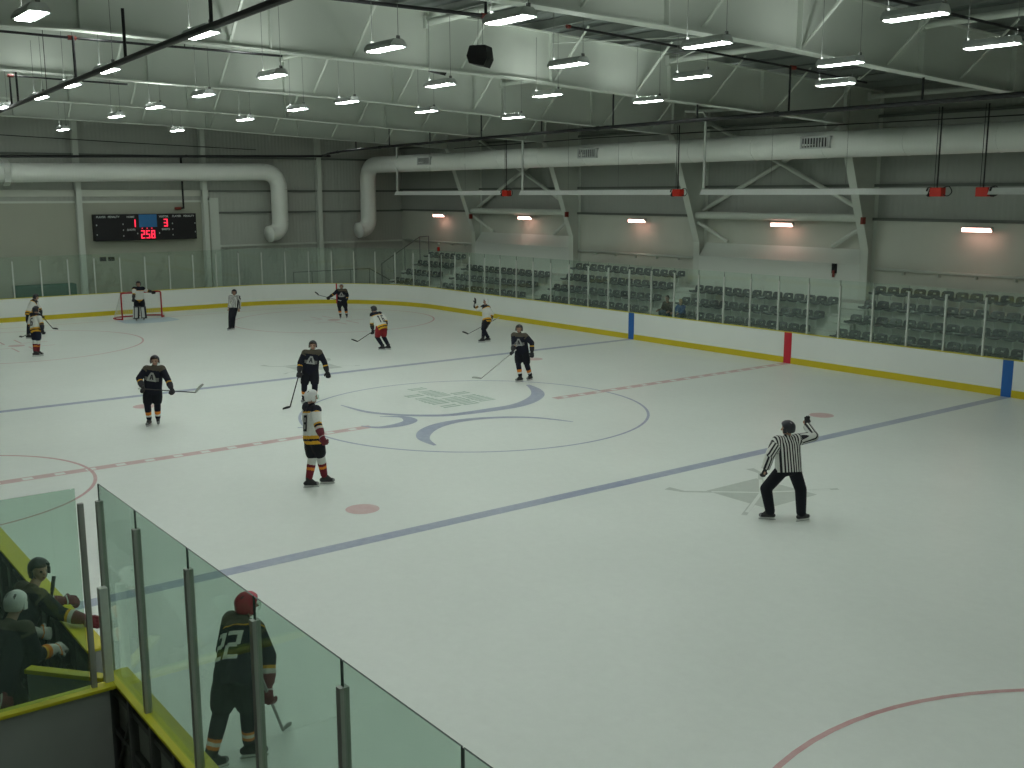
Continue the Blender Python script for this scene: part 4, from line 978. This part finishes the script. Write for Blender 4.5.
    if crest:
        tri = [[(-.12, -.10), (.12, -.10), (.085, .02), (.03, .12), (-.03, .12), (-.085, .02)]]
        decal(bmj, 'crest', e, root, nk-up*.23*k+fwd*.12, fwd, up, [[(x*k, y*k) for x, y in p_] for p_ in tri], 'logo')
        decal(bmj, 'crest_letter', e, root, nk-up*.23*k+fwd*.12, fwd, up, [[(x*k, y*k) for x, y in p_] for p_ in [[(-.05, -.06), (-.02, -.06), (.005, .07), (-.015, .07)], [(.02, -.06), (.05, -.06), (.015, .07), (-.005, .07)], [(-.03, -.02), (.03, -.02), (.025, 0), (-.025, 0)]]], 'jblack', .011)
        for s_ in (-1, 1): decal(bmj, 'chest_band', e, root, nk-up*.26*k+fwd*.12, fwd, up, [[(s_*.095*k, -.06*k), (s_*.17*k, -.06*k), (s_*.17*k, .03*k), (s_*.085*k, .03*k)]], 'jgrey')
    finish(bmj, 'striped_shirt' if st == 'ref' else ('jersey' if st in ('white', 'black') else 'jacket'), e, root, mats, jf, stripe)
    # ---- trousers / hockey pants
    pm = pants or 'pantblack'; P = []
    if st in ('white', 'black'):
        for t in 'LR':
            a = J['hip'+t]; b = a+(J['kn'+t]-a)*.88
            P.append(cap_mesh([(a+up*.04, .12*k, a*.4+b*.6, .132*k), (a*.4+b*.6, .132*k, b-(b-a).normalized()*.04, .118*k), (pel, .12*k, a, .12*k)]))
        bm = blob(P, voxel, 3); finish(bm, 'hockey_pants', e, root, [pm])
    else:
        for t in 'LR':
            P.append(cap_mesh([(J['hip'+t]+up*.03, .118*k, J['kn'+t], .100*k), (J['kn'+t], .100*k, J['an'+t]+V((0, 0, .03)), .082*k), (pel, .115*k, J['hip'+t], .11*k), (pel+up*.06, .115*k, pel, .12*k)]))
        bm = blob(P, voxel, 3); finish(bm, 'trousers', e, root, [pm])
    # ---- socks, skates or shoes
    for t in 'LR':
        kn, an = J['kn'+t], J['an'+t]; f = J['ft'+t].normalized(); fl_ = V((f.x, f.y, 0)).normalized(); sv = V((-fl_.y, fl_.x, 0)); z = V((0, 0, 1))
        if st in ('white', 'black'):
            bm = blob([cap_mesh([(kn+(kn-an)*.08, .084*k, kn-(kn-an)*.25, .082*k), (kn-(kn-an)*.25, .082*k, an+(kn-an)*.15, .064*k)]), ], voxel, 2)
            sc = sock or 'white_maroon'
            def sf(p, n, kn=kn, an=an):
                t_ = (p-kn).dot((an-kn).normalized())/(an-kn).length
                if sc == 'white_maroon': return 0 if t_ < .28 else (1 if .28 <= t_ < .40 else (3 if t_ < .52 else 1))
                if sc == 'black_stripes':
                    return 4 if t_ < .52 else (3 if t_ < .60 else (0 if t_ < .69 else (3 if t_ < .77 else 4)))
                if sc == 'orange_low': return 4 if t_ < .40 else (3 if t_ < .6 else (0 if t_ < .72 else 4))
                return 4
            finish(bm, 'sock', e, root, ['jwhite', 'jmaroon', 'jgold', 'orange', 'jblack'], sf)
        g = MB()
        if skates:
            heel = an-fl_*.055*k-z*.045; 
            bm = blob([cap_mesh([(an+z*.055, .052*k, an-z*.02, .047*k), (an-z*.02, .048*k, heel, .040*k), (heel, .040*k, an+fl_*.06*k-z*.05, .040*k), (an+fl_*.06*k-z*.05, .042*k, an+fl_*.15*k-z*.055, .038*k), (an+z*.03+fl_*.02, .045*k, an+fl_*.08*k-z*.03, .042*k)])], min(voxel, .012), 2)
            def kf(p, n, an=an, fl_=fl_):
                q = (p-an).dot(fl_); return 1 if q > .145*k or (p.z < an.z-.085) else 0
            sk = finish(bm, 'skate', e, root, ['boot', 'bootgrey'], kf)
            c = an+fl_*.045*k; zb_ = root.z
            g.obox(V((c.x, c.y, an.z-.098))+fl_*0, fl_*.125*k, sv*.014, z*.012, 'holder')
            for q in (-.085, .085): g.obox(V((c.x, c.y, an.z-.088))+fl_*q*k, fl_*.032*k, sv*.02, z*.018, 'holder')
            g.build('blade_holder', sk, origin=root)
            g = MB(); g.obox(V((c.x, c.y, an.z-.119)), fl_*.14*k, sv*.002, z*.011, 'blade'); g.build('steel_blade', sk, origin=root)
        else:
            bm = blob([cap_mesh([(an-z*.01, .045*k, an-fl_*.04-z*.04, .038*k), (an-fl_*.04-z*.04, .038*k, an+fl_*.14*k-z*.045, .036*k)])], .012, 2); finish(bm, 'shoe', e, root, ['boot'])
        if goalie:
            d = (an-kn).normalized(); o2 = fl_*.10
            g = MB(); 
            w2 = sv*.14; c0 = kn-d*.10+o2; c1 = an+d*.02+o2*1.1
            g.obox((c0+c1)/2, (c1-c0)/2, w2, fl_*.06, 'padblack'); g.obox((c0+c1)/2+fl_*.065, (c1-c0)*.42, w2*.45, fl_*.012, 'padwhite'); g.obox((c0+c1)/2-w2*.85+fl_*.02, (c1-c0)*.46, w2*.16, fl_*.05, 'padwhite')
            g.build('leg_pad', e, origin=root, bevel=.025)
    # ---- helmet
    if helmet:
        q = blob([ell(hd+hu*.026*k-hf*.006*k, hs*.115*k, hf*.136*k, hu*.120*k), ell(hd-hf*.04*k-hu*.02*k, hs*.105*k, hf*.092*k, hu*.085*k), cap_mesh([(hd+hu*.125*k+hf*.04*k, .018*k, hd+hu*.128*k-hf*.05*k, .018*k)]), cap_mesh([(hd+hu*.055*k+hf*.112*k+hs*.04, .018*k, hd+hu*.055*k+hf*.112*k-hs*.04, .018*k)])], min(voxel, .012), 3)
        cut(q, hd+hu*.048*k+hf*.04*k, (hf*.78-hu*.62))     # face opening: brow down to the ears
        cut(q, hd-hu*.065*k-hf*.02*k, -hu)
        def hfn(p, n):
            x = (p-hd).dot(hs); yv = (p-hd).dot(hf); zv = (p-hd).dot(hu)
            if .075*k < zv < .125*k and abs(abs(x)-.045*k) < .008*k and abs((yv/.03) % 2-1) < .55: return 1
            return 0
        ho = finish(q, 'helmet', e, root, [helmet, 'helmblack' if helmet != 'helmblack' else 'bootgrey'], hfn); 
        g = MB()
        for s in (-1, 1):
            g.tube([hd+hs*s*.100*k-hu*.005*k+hf*.01, hd+hs*s*.06*k-hu*.085*k+hf*.035*k, hd-hu*.108*k+hf*.045*k], .005, 'helmblack', 5)
            g.obox(hd+hs*s*.104*k-hu*.020*k+hf*.005, hs*.008*k, hf*.030*k, hu*.040*k, 'helmblack' if helmet == 'helmblack' else helmet)
        g.build('chin_strap', ho, origin=root)
        if visor:
            g = MB(); n_ = 9
            pts = [(hd+hf*.130*k*math.cos(a_)+hs*.118*k*math.sin(a_)+hu*.045*k) for a_ in [(-1.15+2.3*i/(n_-1)) for i in range(n_)]]
            for p_, q_ in zip(pts[:-1], pts[1:]): g.add([p_, q_, q_-hu*.075*k+hf*.008, p_-hu*.075*k+hf*.008, p_+hf*.003, q_+hf*.003, q_-hu*.075*k+hf*.011, p_-hu*.075*k+hf*.011], [(0,1,2,3),(7,6,5,4),(0,4,5,1),(2,6,7,3)], 'glass')
            g.build('visor', ho, origin=root)
    elif outfit in ('jacket', 'jacketblue'):
        q = blob([ell(hd+hu*.03*k-hf*.012*k, hs*.088*k, hf*.10*k, hu*.098*k), ell(hd-hf*.04*k-hu*.02*k, hs*.08*k, hf*.06*k, hu*.08*k)], .012, 2); cut(q, hd+hu*.03*k+hf*.04*k, (hf*.85-hu*.5)); finish(q, 'hair', e, root, [hair])
    # ---- gloves: padded cuff, palm, four curled fingers and a side thumb
    gm = glove if glove is not None else 'gloveblack'
    if gm:
        for t in 'LR':
            wr = J['wr'+t]; d = (wr-J['el'+t]).normalized()
            if ('hand'+t) in J: d = J['hand'+t].normalized()
            pn = J.get('palm'+t, None); pn = pn if pn is not None else (fac*.6 - V((0, 0, .3)))
            pn = (pn-d*pn.dot(d)).normalized(); acr = d.cross(pn).normalized()
            ref = st == 'ref' or gm == 'skin'; s_ = (.78 if ref else 1.18)*k
            P = []
            if not ref: P.append(cap_mesh([(wr-d*.10*k, .080*k, wr-d*.02, .066*k), (wr-d*.01, .05*k, wr+d*.03, .046*k)]))
            else: P.append(cap_mesh([(wr-d*.02*k, .036*k, wr+d*.02, .034*k)]))
            P.append(ell(wr+d*.075*s_, acr*.056*s_, d*.062*s_, pn*.032*s_))
            opn = hathand == t
            for i in range(4):
                b0 = wr+d*.105*s_+acr*(-.042+.028*i)*s_; ln = (.052, .062, .058, .044)[i]*s_; r = .0165*s_
                if opn:
                    dd = (d+acr*(-.12+.09*i)).normalized(); m1_ = b0+dd*ln*.9; m2_ = m1_+(dd+pn*.25).normalized()*ln*.75; P.append(cap_mesh([(b0, r, m1_, r*.95), (m1_, r*.95, m2_, r*.8)]))
                else:
                    m1_ = b0+(d+pn*.35).normalized()*ln; m2_ = m1_+(pn*1.0-d*.15).normalized()*ln*.75; m3_ = m2_+(pn*.2-d).normalized()*ln*.5
                    P.append(cap_mesh([(b0, r*1.1, m1_, r), (m1_, r, m2_, r*.95), (m2_, r*.95, m3_, r*.85)]))
            th = -acr if (J['sh'+t]-nk).dot(sd) > 0 else acr
            tb = wr+d*.045*s_+th*.045*s_; tm = tb+(th*.7+d*.7+pn*.3).normalized()*.045*s_; te = tm+(d*.8+pn*.7-th*.1).normalized()*.035*s_
            P.append(cap_mesh([(tb-th*.015*s_, .022*s_, tm, .018*s_), (tm, .018*s_, te, .015*s_)]))
            vg = .0065 if voxel < .012 else (.008 if voxel < .016 else .010)
            bm = blob(P, vg, 1)
            def gf(p, n, wr=wr, d=d):
                q = (p-wr).dot(d); return 1 if (gcuff and q < -.085*k) or (gcuff and .055*k < q < .07*k) else 0
            finish(bm, 'glove' if gm != 'skin' else 'hand', e, root, [gm, gcuff or gm], gf)
    return e, bm
def stick(name, label, top, heel, toe, m='stickdark', tape='tape', bladem=None):
    top, heel, toe = V(top), V(heel), V(toe); e = empty(name, heel, label, 'hockey stick')
    g = MB(); g.bar(top, heel, .028, .020, m); g.build('shaft', e, origin=heel, bevel=.003)
    d = (top-heel).normalized(); g = MB(); g.bar(top, top-d*.16, .032, .026, tape); g.build('grip_tape', e, origin=heel)
    b = (toe-heel); L = min(b.length, .34); b.normalize(); toe = heel+b*L
    nn = b.cross(d).normalized(); upb = nn.cross(b).normalized(); upb = upb if upb.dot(d) > 0 else -upb
    g = MB(); n = 7; pr = None
    for i in range(n+1):
        t = i/n; c = heel+(toe-heel)*t+nn*.025*t*t; h = .030+.012*math.sin(PI*min(1, t*1.1))*1.0; h = h if t < .9 else h*.7
        q = [c-upb*.02-nn*.004, c-upb*.02+nn*.004, c+upb*(h)+nn*.004, c+upb*(h)-nn*.004]
        if pr: g.add(pr+q, [(0,1,5,4),(1,2,6,5),(2,3,7,6),(3,0,4,7)], bladem or m)
        pr = q
        if i in (0, n): g.add(q, [(0,1,2,3)], bladem or m)
    g.build('blade', e, origin=heel)
    return e
# joint positions in metres, one row per figure: root, pelvis, neck, head, facing, gaze, then shoulder, elbow, wrist, hip, knee, ankle, toe direction for each side; last the body scale
ROWS = {
'ref': [[-11.145, 1.166, 0], [-11.145, 1.166, 0.93], [-11.037, 1.101, 1.459], [-11.014, 1.076, 1.617], [0.955, -0.296, 0], [0.952, 0.305, -0.1], [-10.98, 1.285, 1.402], [-11.011, 1.515, 1.207], [-10.996, 1.609, 0.963], [-11.114, 1.265, 0.91], [-10.882, 1.425, 0.56], [-10.951, 1.373, 0.13], [0.791, 0.612, 0], [-11.094, 0.916, 1.402], [-11.317, 0.729, 1.486], [-11.115, 0.68, 1.643], [-11.176, 1.066, 0.91], [-11.192, 0.857, 0.513], [-11.34, 1.013, 0.13], [-0.212, -0.977, 0], 1.045],
'p10': [[-4.107, 6.766, 0], [-4.107, 6.766, 1.052], [-4.009, 6.72, 1.606], [-3.984, 6.702, 1.771], [-0.039, -0.999, 0], [-0.126, -0.992, -0.1], [-3.809, 6.712, 1.546], [-3.678, 6.69, 1.261], [-3.791, 6.571, 1.046], [-3.999, 6.762, 1.032], [-4.042, 6.761, 0.568], [-4.078, 6.88, 0.13], [-0.458, -0.889, 0], [-4.21, 6.728, 1.546], [-4.449, 6.836, 1.373], [-4.63, 6.852, 1.172], [-4.215, 6.77, 1.032], [-4.13, 6.624, 0.598], [-4.036, 6.51, 0.13], [-0.458, -0.889, 0], 1.084],
'p9': [[3.625, 2.959, 0], [3.625, 2.959, 0.947], [3.533, 2.932, 1.459], [3.539, 2.897, 1.609], [-0.873, 0.488, 0], [-0.873, 0.488, -0.1], [3.623, 3.093, 1.404], [3.65, 3.238, 1.154], [3.546, 3.325, 0.944], [3.674, 3.046, 0.927], [3.635, 3.151, 0.512], [3.799, 3.094, 0.13], [-0.679, 0.734, -0], [3.443, 2.77, 1.404], [3.345, 2.665, 1.152], [3.282, 2.631, 0.912], [3.576, 2.871, 0.927], [3.462, 2.919, 0.515], [3.62, 2.865, 0.13], [-0.926, 0.378, 0], 1],
'p8': [[3.357, 7.376, 0], [3.357, 7.376, 0.982], [3.275, 7.338, 1.494], [3.288, 7.305, 1.645], [-0.817, 0.577, 0], [-0.873, 0.488, -0.1], [3.382, 7.489, 1.439], [3.367, 7.691, 1.232], [3.174, 7.692, 1.073], [3.414, 7.458, 0.962], [3.39, 7.52, 0.537], [3.481, 7.471, 0.13], [-0.741, 0.672, -0], [3.168, 7.187, 1.439], [3.012, 7.112, 1.206], [2.853, 7.094, 1.015], [3.299, 7.294, 0.962], [3.367, 7.285, 0.538], [3.466, 7.258, 0.13], [-0.955, 0.296, 0], 1],
'p7': [[2.865, -3.801, 0], [2.865, -3.801, 0.948], [2.848, -3.695, 1.456], [2.87, -3.697, 1.61], [-0.466, 0.885, -0], [-0.466, 0.885, -0.1], [3.011, -3.609, 1.401], [2.888, -3.505, 1.16], [2.749, -3.369, 1.004], [2.954, -3.754, 0.928], [2.819, -3.626, 0.54], [2.729, -3.64, 0.13], [0.126, 0.992, -0], [2.684, -3.781, 1.401], [2.534, -3.925, 1.2], [2.501, -3.906, 0.953], [2.777, -3.847, 0.928], [2.7, -3.867, 0.505], [2.753, -4.049, 0.13], [-0.221, 0.975, -0], 1],
'p6': [[10.709, -8.149, 0], [10.709, -8.149, 0.883], [10.887, -8.241, 1.363], [10.908, -8.239, 1.516], [0.212, 0.977, -0], [0.212, 0.977, -0.1], [11.068, -8.281, 1.308], [11.297, -8.147, 1.189], [11.431, -8.114, 1.398], [10.807, -8.17, 0.863], [10.671, -7.975, 0.505], [10.516, -7.81, 0.13], [0.458, 0.889, -0], [10.707, -8.202, 1.308], [10.588, -8.319, 1.07], [10.608, -8.243, 0.833], [10.611, -8.128, 0.863], [10.628, -7.923, 0.485], [10.617, -8.147, 0.13], [0.458, 0.889, -0], 1],
'p16': [[11.367, -3.806, 0], [11.367, -3.806, 0.886], [11.636, -3.744, 1.327], [11.69, -3.677, 1.455], [0.975, 0.221, 0], [0.791, 0.612, -0.3], [11.595, -3.564, 1.272], [11.691, -3.575, 0.998], [11.65, -3.585, 0.752], [11.344, -3.708, 0.866], [11.403, -3.644, 0.445], [11.135, -3.717, 0.13], [0.734, 0.679, 0], [11.677, -3.925, 1.272], [11.547, -4.099, 1.08], [11.519, -4.087, 0.832], [11.389, -3.903, 0.866], [11.403, -3.918, 0.437], [11.118, -3.95, 0.13], [0.922, 0.387, 0], 1],
'p4': [[21.172, -7.424, 0], [21.172, -7.424, 0.851], [21.086, -7.369, 1.337], [21.095, -7.379, 1.485], [-0.846, 0.533, 0], [-0.846, 0.533, -0.1], [21.18, -7.219, 1.285], [21.061, -6.994, 1.176], [21.143, -6.81, 1.048], [21.223, -7.343, 0.831], [20.993, -7.187, 0.529], [20.958, -7.212, 0.13], [-0.846, 0.533, 0], [20.992, -7.518, 1.285], [21.04, -7.651, 1.046], [21.052, -7.58, 0.819], [21.121, -7.504, 0.831], [20.872, -7.444, 0.51], [20.958, -7.539, 0.13], [-0.846, 0.533, 0], 0.955],
'linesman': [[20.431, -1.842, 0], [20.431, -1.842, 0.927], [20.581, -1.968, 1.396], [20.594, -1.971, 1.547], [-0.613, 0.79, -0], [-0.613, 0.79, -0.1], [20.724, -1.857, 1.342], [20.563, -1.754, 1.133], [20.512, -1.677, 0.907], [20.508, -1.782, 0.907], [20.353, -1.661, 0.535], [20.204, -1.567, 0.13], [-0.387, 0.922, -0], [20.438, -2.078, 1.342], [20.534, -2.157, 1.088], [20.519, -2.127, 0.846], [20.354, -1.902, 0.907], [20.242, -1.737, 0.537], [20.297, -1.726, 0.13], [-0.387, 0.922, -0], 0.978],
'goalie': [[26.069, 0.311, 0], [26.069, 0.311, 1.012], [25.965, 0.357, 1.519], [25.972, 0.338, 1.673], [-0.926, 0.378, 0], [-0.992, 0.126, -0.1], [26.035, 0.528, 1.464], [25.814, 0.609, 1.295], [25.706, 0.68, 1.081], [26.107, 0.404, 0.992], [26.059, 0.463, 0.569], [26.04, 0.5, 0.13], [-0.926, 0.378, 0], [25.895, 0.185, 1.464], [26.068, -0.02, 1.354], [26.109, -0.259, 1.292], [26.032, 0.219, 0.992], [26.01, 0.193, 0.563], [26.025, 0.163, 0.13], [-0.926, 0.378, 0], 1],
'pl6': [[17.498, 6.768, 0], [17.498, 6.768, 1.005], [17.686, 6.704, 1.486], [17.688, 6.65, 1.631], [0.305, -0.952, 0], [0.048, -0.999, -0.1], [17.862, 6.76, 1.431], [17.857, 6.872, 1.163], [17.823, 6.851, 0.917], [17.594, 6.799, 0.985], [17.539, 6.812, 0.559], [17.466, 6.86, 0.13], [-0.458, -0.889, 0], [17.51, 6.647, 1.431], [17.311, 6.595, 1.226], [17.192, 6.614, 1.007], [17.403, 6.738, 0.985], [17.493, 6.717, 0.565], [17.581, 6.733, 0.13], [-0.458, -0.889, 0], 1],
'pback': [[22.779, 5.742, 0], [22.779, 5.742, 1.042], [22.922, 5.53, 1.495], [22.91, 5.429, 1.612], [-0.458, -0.889, 0], [-0.458, -0.889, -0.4], [22.758, 5.615, 1.44], [22.68, 5.705, 1.176], [22.628, 5.573, 0.97], [22.69, 5.787, 1.022], [22.645, 5.832, 0.597], [22.62, 5.913, 0.13], [-0.458, -0.889, 0], [23.087, 5.445, 1.44], [23.03, 5.305, 1.193], [22.996, 5.27, 0.947], [22.868, 5.696, 1.022], [22.834, 5.662, 0.595], [22.81, 5.662, 0.13], [-0.458, -0.889, 0], 1],
'p22': [[-12.941, 12.072, 0], [-12.941, 12.072, 1.002], [-12.645, 11.833, 1.378], [-12.584, 11.752, 1.5], [0.255, -0.967, 0], [0.048, -0.999, -0.1], [-12.462, 11.882, 1.322], [-12.533, 12.013, 1.063], [-12.666, 11.943, 0.855], [-12.842, 12.098, 0.982], [-12.869, 12.206, 0.554], [-12.903, 12.353, 0.13], [-0.039, -0.999, 0], [-12.829, 11.785, 1.322], [-12.979, 11.718, 1.073], [-13.073, 11.778, 0.841], [-13.041, 12.045, 0.982], [-12.956, 11.952, 0.558], [-12.902, 11.941, 0.13], [-0.378, -0.926, 0], 1.028]}
POSES = {}
for n_, r_ in ROWS.items():
    d_ = {'k': r_[-1]}
    for i_, a_ in enumerate(('root', 'pel', 'nk', 'hd', 'fac', 'hfac')): d_[a_] = r_[i_]
    for j_, t_ in enumerate('LR'):
        for i_, a_ in enumerate(('sh', 'el', 'wr', 'hip', 'kn', 'an', 'ft')): d_[a_+t_] = r_[6+7*j_+i_]
    POSES[n_] = d_
ST = {
'p9': [[3.531, 3.299, 0.994], [3.34, 3.737, 0.03], [3.2, 3.992, 0.03]],
'p8': [[3.151, 7.799, 1.022], [2.541, 6.599, 0.881], [2.412, 6.443, 1.102]],
'p7': [[2.582, -3.355, 1.033], [3.795, -2.914, 0.03], [4.154, -2.749, 0.03]],
'p6': [[10.312, -8.465, 0.954], [11.291, -7.652, 0.258], [11.564, -7.555, 0.337]],
'p16': [[11.324, -3.637, 0.81], [12.561, -3.444, 0.184], [12.825, -3.312, 0.243]],
'p4': [[20.569, -7.064, 0.874], [21.652, -6.479, 1.094], [21.909, -6.416, 1.236]],
'pl6': [[17.417, 6.68, 0.967], [18.332, 7.06, 0.619], [18.628, 7.112, 0.618]],
'pback': [[22.822, 5.419, 1.043], [23.49, 4.74, 0.234], [23.684, 4.518, 0.176]],
'p22': [[-13.425, 12.039, 1.227], [-12.638, 11.447, 0.03], [-12.537, 11.329, 0.03]]}
def wj(n, **kw): d = dict(POSES[n]); d.update(kw); return d
UPV = (0, 0, 1)
person('person', 'referee in striped shirt seen from behind, raising his right arm', wj('ref', handR=[-.10, .05, 1], palmR=[.8, -.5, 0]), 'ref', 'helmblack', .012, hathand='R', glove='gloveblack')
person('person', 'player in white and gold jersey with white helmet, standing left of centre circle', wj('p10'), 'white', 'helmwhite', .013, glove='glovemaroon', gcuff='glovewhite', sock='white_maroon', number='8', numc='numberblack', visor=True)
person('person', 'player in black with crest, behind the white helmeted player, arms hanging wide', wj('p9'), 'black', 'helmblack', .014, crest=True, sock='orange_low')
person('person', 'player in black standing left of centre, holding a stick level at his waist', wj('p8'), 'black', 'helmblack', .014, crest=True, sock='orange_low')
person('person', 'player in black gliding at the top of the centre circle, stick blade down', wj('p7'), 'black', 'helmblack', .014, crest=True, sock='orange_low')
person('person', 'player in white with white helmet lifting one glove near the far boards', wj('p6', handL=[0, 0, 1]), 'white', 'helmwhite', .017, sock='black', hathand='L')
person('person', 'player in white jersey number 16 with red pants, seen from behind', wj('p16'), 'white', 'helmblack', .015, pants='pantred', number='16', numc='numberblack', sock='black')
person('person', 'player in black with white helmet holding his stick out by the far boards', wj('p4'), 'black', 'helmwhite', .018, crest=True, sock='orange_low')
person('person', 'distant striped linesman standing right of the goal', wj('linesman'), 'ref', 'helmblack', .018, glove='skin')
person('person', 'goaltender in white jersey leaning an arm on the crossbar of the net', wj('goalie'), 'white', 'helmblack', .018, sock='black', goalie=True)
person('person', 'player in white jersey number 6 at the far left, back to the camera', wj('pl6'), 'white', 'helmblack', .017, pants='pantnavy', number='6', numc='numberblack', sock='white_maroon')
person('person', 'player in white bending forward at far left, behind number 6', wj('pback'), 'white', 'helmblack', .018, sock='black')
person('person', 'nearest player, number 22 in black with red helmet, behind the glass', wj('p22'), 'black', 'helmred', .010, number='22', glove='glovemaroon', gcuff='glovewhite', sock='black_stripes', visor=True)
SL = {'p9': 'dark stick of the crested player standing behind the white helmeted one', 'p8': 'pale bladed stick held level by the player in black at left', 'p7': 'thin stick with pale blade reaching left from the player on the circle', 'p6': 'dark stick held low by the player lifting his glove', 'p16': 'stick of player 16, blade just above the ice at left', 'p4': 'dark stick held out to the left by the distant player in black', 'pl6': 'stick held low across the waist of number 6', 'pback': 'stick reaching right from the bending player at far left', 'p22': 'stick in front of number 22, slanting down to the ice'}
for n, (a, b, c) in ST.items(): stick('hockey_stick', SL[n], a, b, c, 'stickgrey' if n in ('p22', 'p7') else 'stickdark', bladem='tape' if n in ('p8', 'p7') else None)

def pose3(root, pel, nk, hd, fac, wrL, wrR, anL, anR, k=1.0, hfac=None, kpole=None, epole=(0, 0, -1)):
    fac = V(fac).normalized(); sd = fac.cross(V((0, 0, 1))).normalized(); pel, nk, hd = V(pel), V(nk), V(hd); J = dict(root=V(root), pel=pel, nk=nk, hd=hd, fac=fac, k=k, hfac=V(hfac) if hfac else fac)
    up = (nk-pel).normalized()
    for t, s, wr, an in (('L', -1, wrL, anL), ('R', 1, wrR, anR)):
        J['sh'+t] = nk+sd*s*.18*k-up*.05*k; J['wr'+t] = V(wr); J['el'+t] = ik(J['sh'+t], J['wr'+t], .29*k, .25*k, V(epole)+sd*s*.4)
        J['hip'+t] = pel+sd*s*.1*k; J['an'+t] = V(an); J['kn'+t] = ik(J['hip'+t], J['an'+t], .43*k, .42*k, V(kpole) if kpole else fac+sd*s*.2); J['ft'+t] = fac
    return J
# players on the bench behind the divider
PA = pose3((-10.62, 13.6, .012), (-10.68, 13.62, .96), (-10.52, 13.36, 1.42), (-10.47, 13.26, 1.60), (.25, -.97, 0), (-10.28, 13.02, 1.12), (-11.05, 13.00, 1.16), (-10.5, 13.7, .145), (-10.8, 13.62, .145), 1.0, hfac=(-.92, -.35, -.1))
person('person', 'bench player with black helmet leaning on the yellow board cap', PA, 'black', 'helmblack', .012, glove='glovemaroon', gcuff='glovewhite', sock='black')
PB = pose3((-11.25, 14.0, .012), (-11.45, 13.98, .86), (-11.28, 13.76, 1.37), (-11.18, 13.66, 1.54), (.75, -.66, 0), (-11.0, 13.45, 1.10), (-11.35, 13.38, 1.02), (-11.1, 14.1, .145), (-11.4, 13.9, .145), .98, hfac=(.75, -.75, -.15))
person('person', 'bench player with white helmet turned right, behind the glass', PB, 'black', 'helmwhite', .012, glove='glovewhite', gcuff='orange', sock='black', visor=True)
PC = pose3((-11.9, 14.35, .012), (-11.95, 14.62, .60), (-11.95, 14.48, 1.08), (-11.93, 14.38, 1.26), (.2, -.98, 0), (-11.75, 14.05, .80), (-12.15, 14.02, .80), (-11.8, 13.95, .145), (-12.2, 13.95, .145), .98)
person('person', 'seated bench player mostly outside the left edge, maroon pants', PC, 'black', 'helmwhite', .014, pants='jmaroon', glove='glovemaroon', gcuff='glovewhite', sock='black')
stick('hockey_stick', 'black taped stick held upright by the bench players', (-10.62, 13.15, 1.55), (-10.98, 13.52, .10), (-11.2, 13.6, .08), 'stickdark', tape='stickdark')
# spectators in the front rows
SA = pose3((6.40, -13.75, .60), (6.50, -13.95, 1.05), (6.40, -13.72, 1.50), (6.35, -13.62, 1.68), (-.2, 1, 0), (6.10, -13.45, 1.20), (6.65, -13.45, 1.2), (6.30, -13.62, .72), (6.60, -13.62, .72), .95)
person('person', 'spectator in brown jacket and jeans leaning forward in the front row', SA, 'jacket', None, .02, hair='hair', pants='jeans', glove='skin', skates=False)
SB = pose3((5.83, -13.75, .60), (5.88, -13.98, 1.02), (5.84, -13.85, 1.42), (5.82, -13.80, 1.58), (-.1, 1, 0), (5.68, -13.55, 1.15), (6.00, -13.55, 1.15), (5.78, -13.62, .72), (5.98, -13.62, .72), .82)
person('person', 'fair haired child in blue jacket beside the brown jacket spectator', SB, 'jacketblue', None, .02, hair='blond', pants='jeans', glove='skin', skates=False)
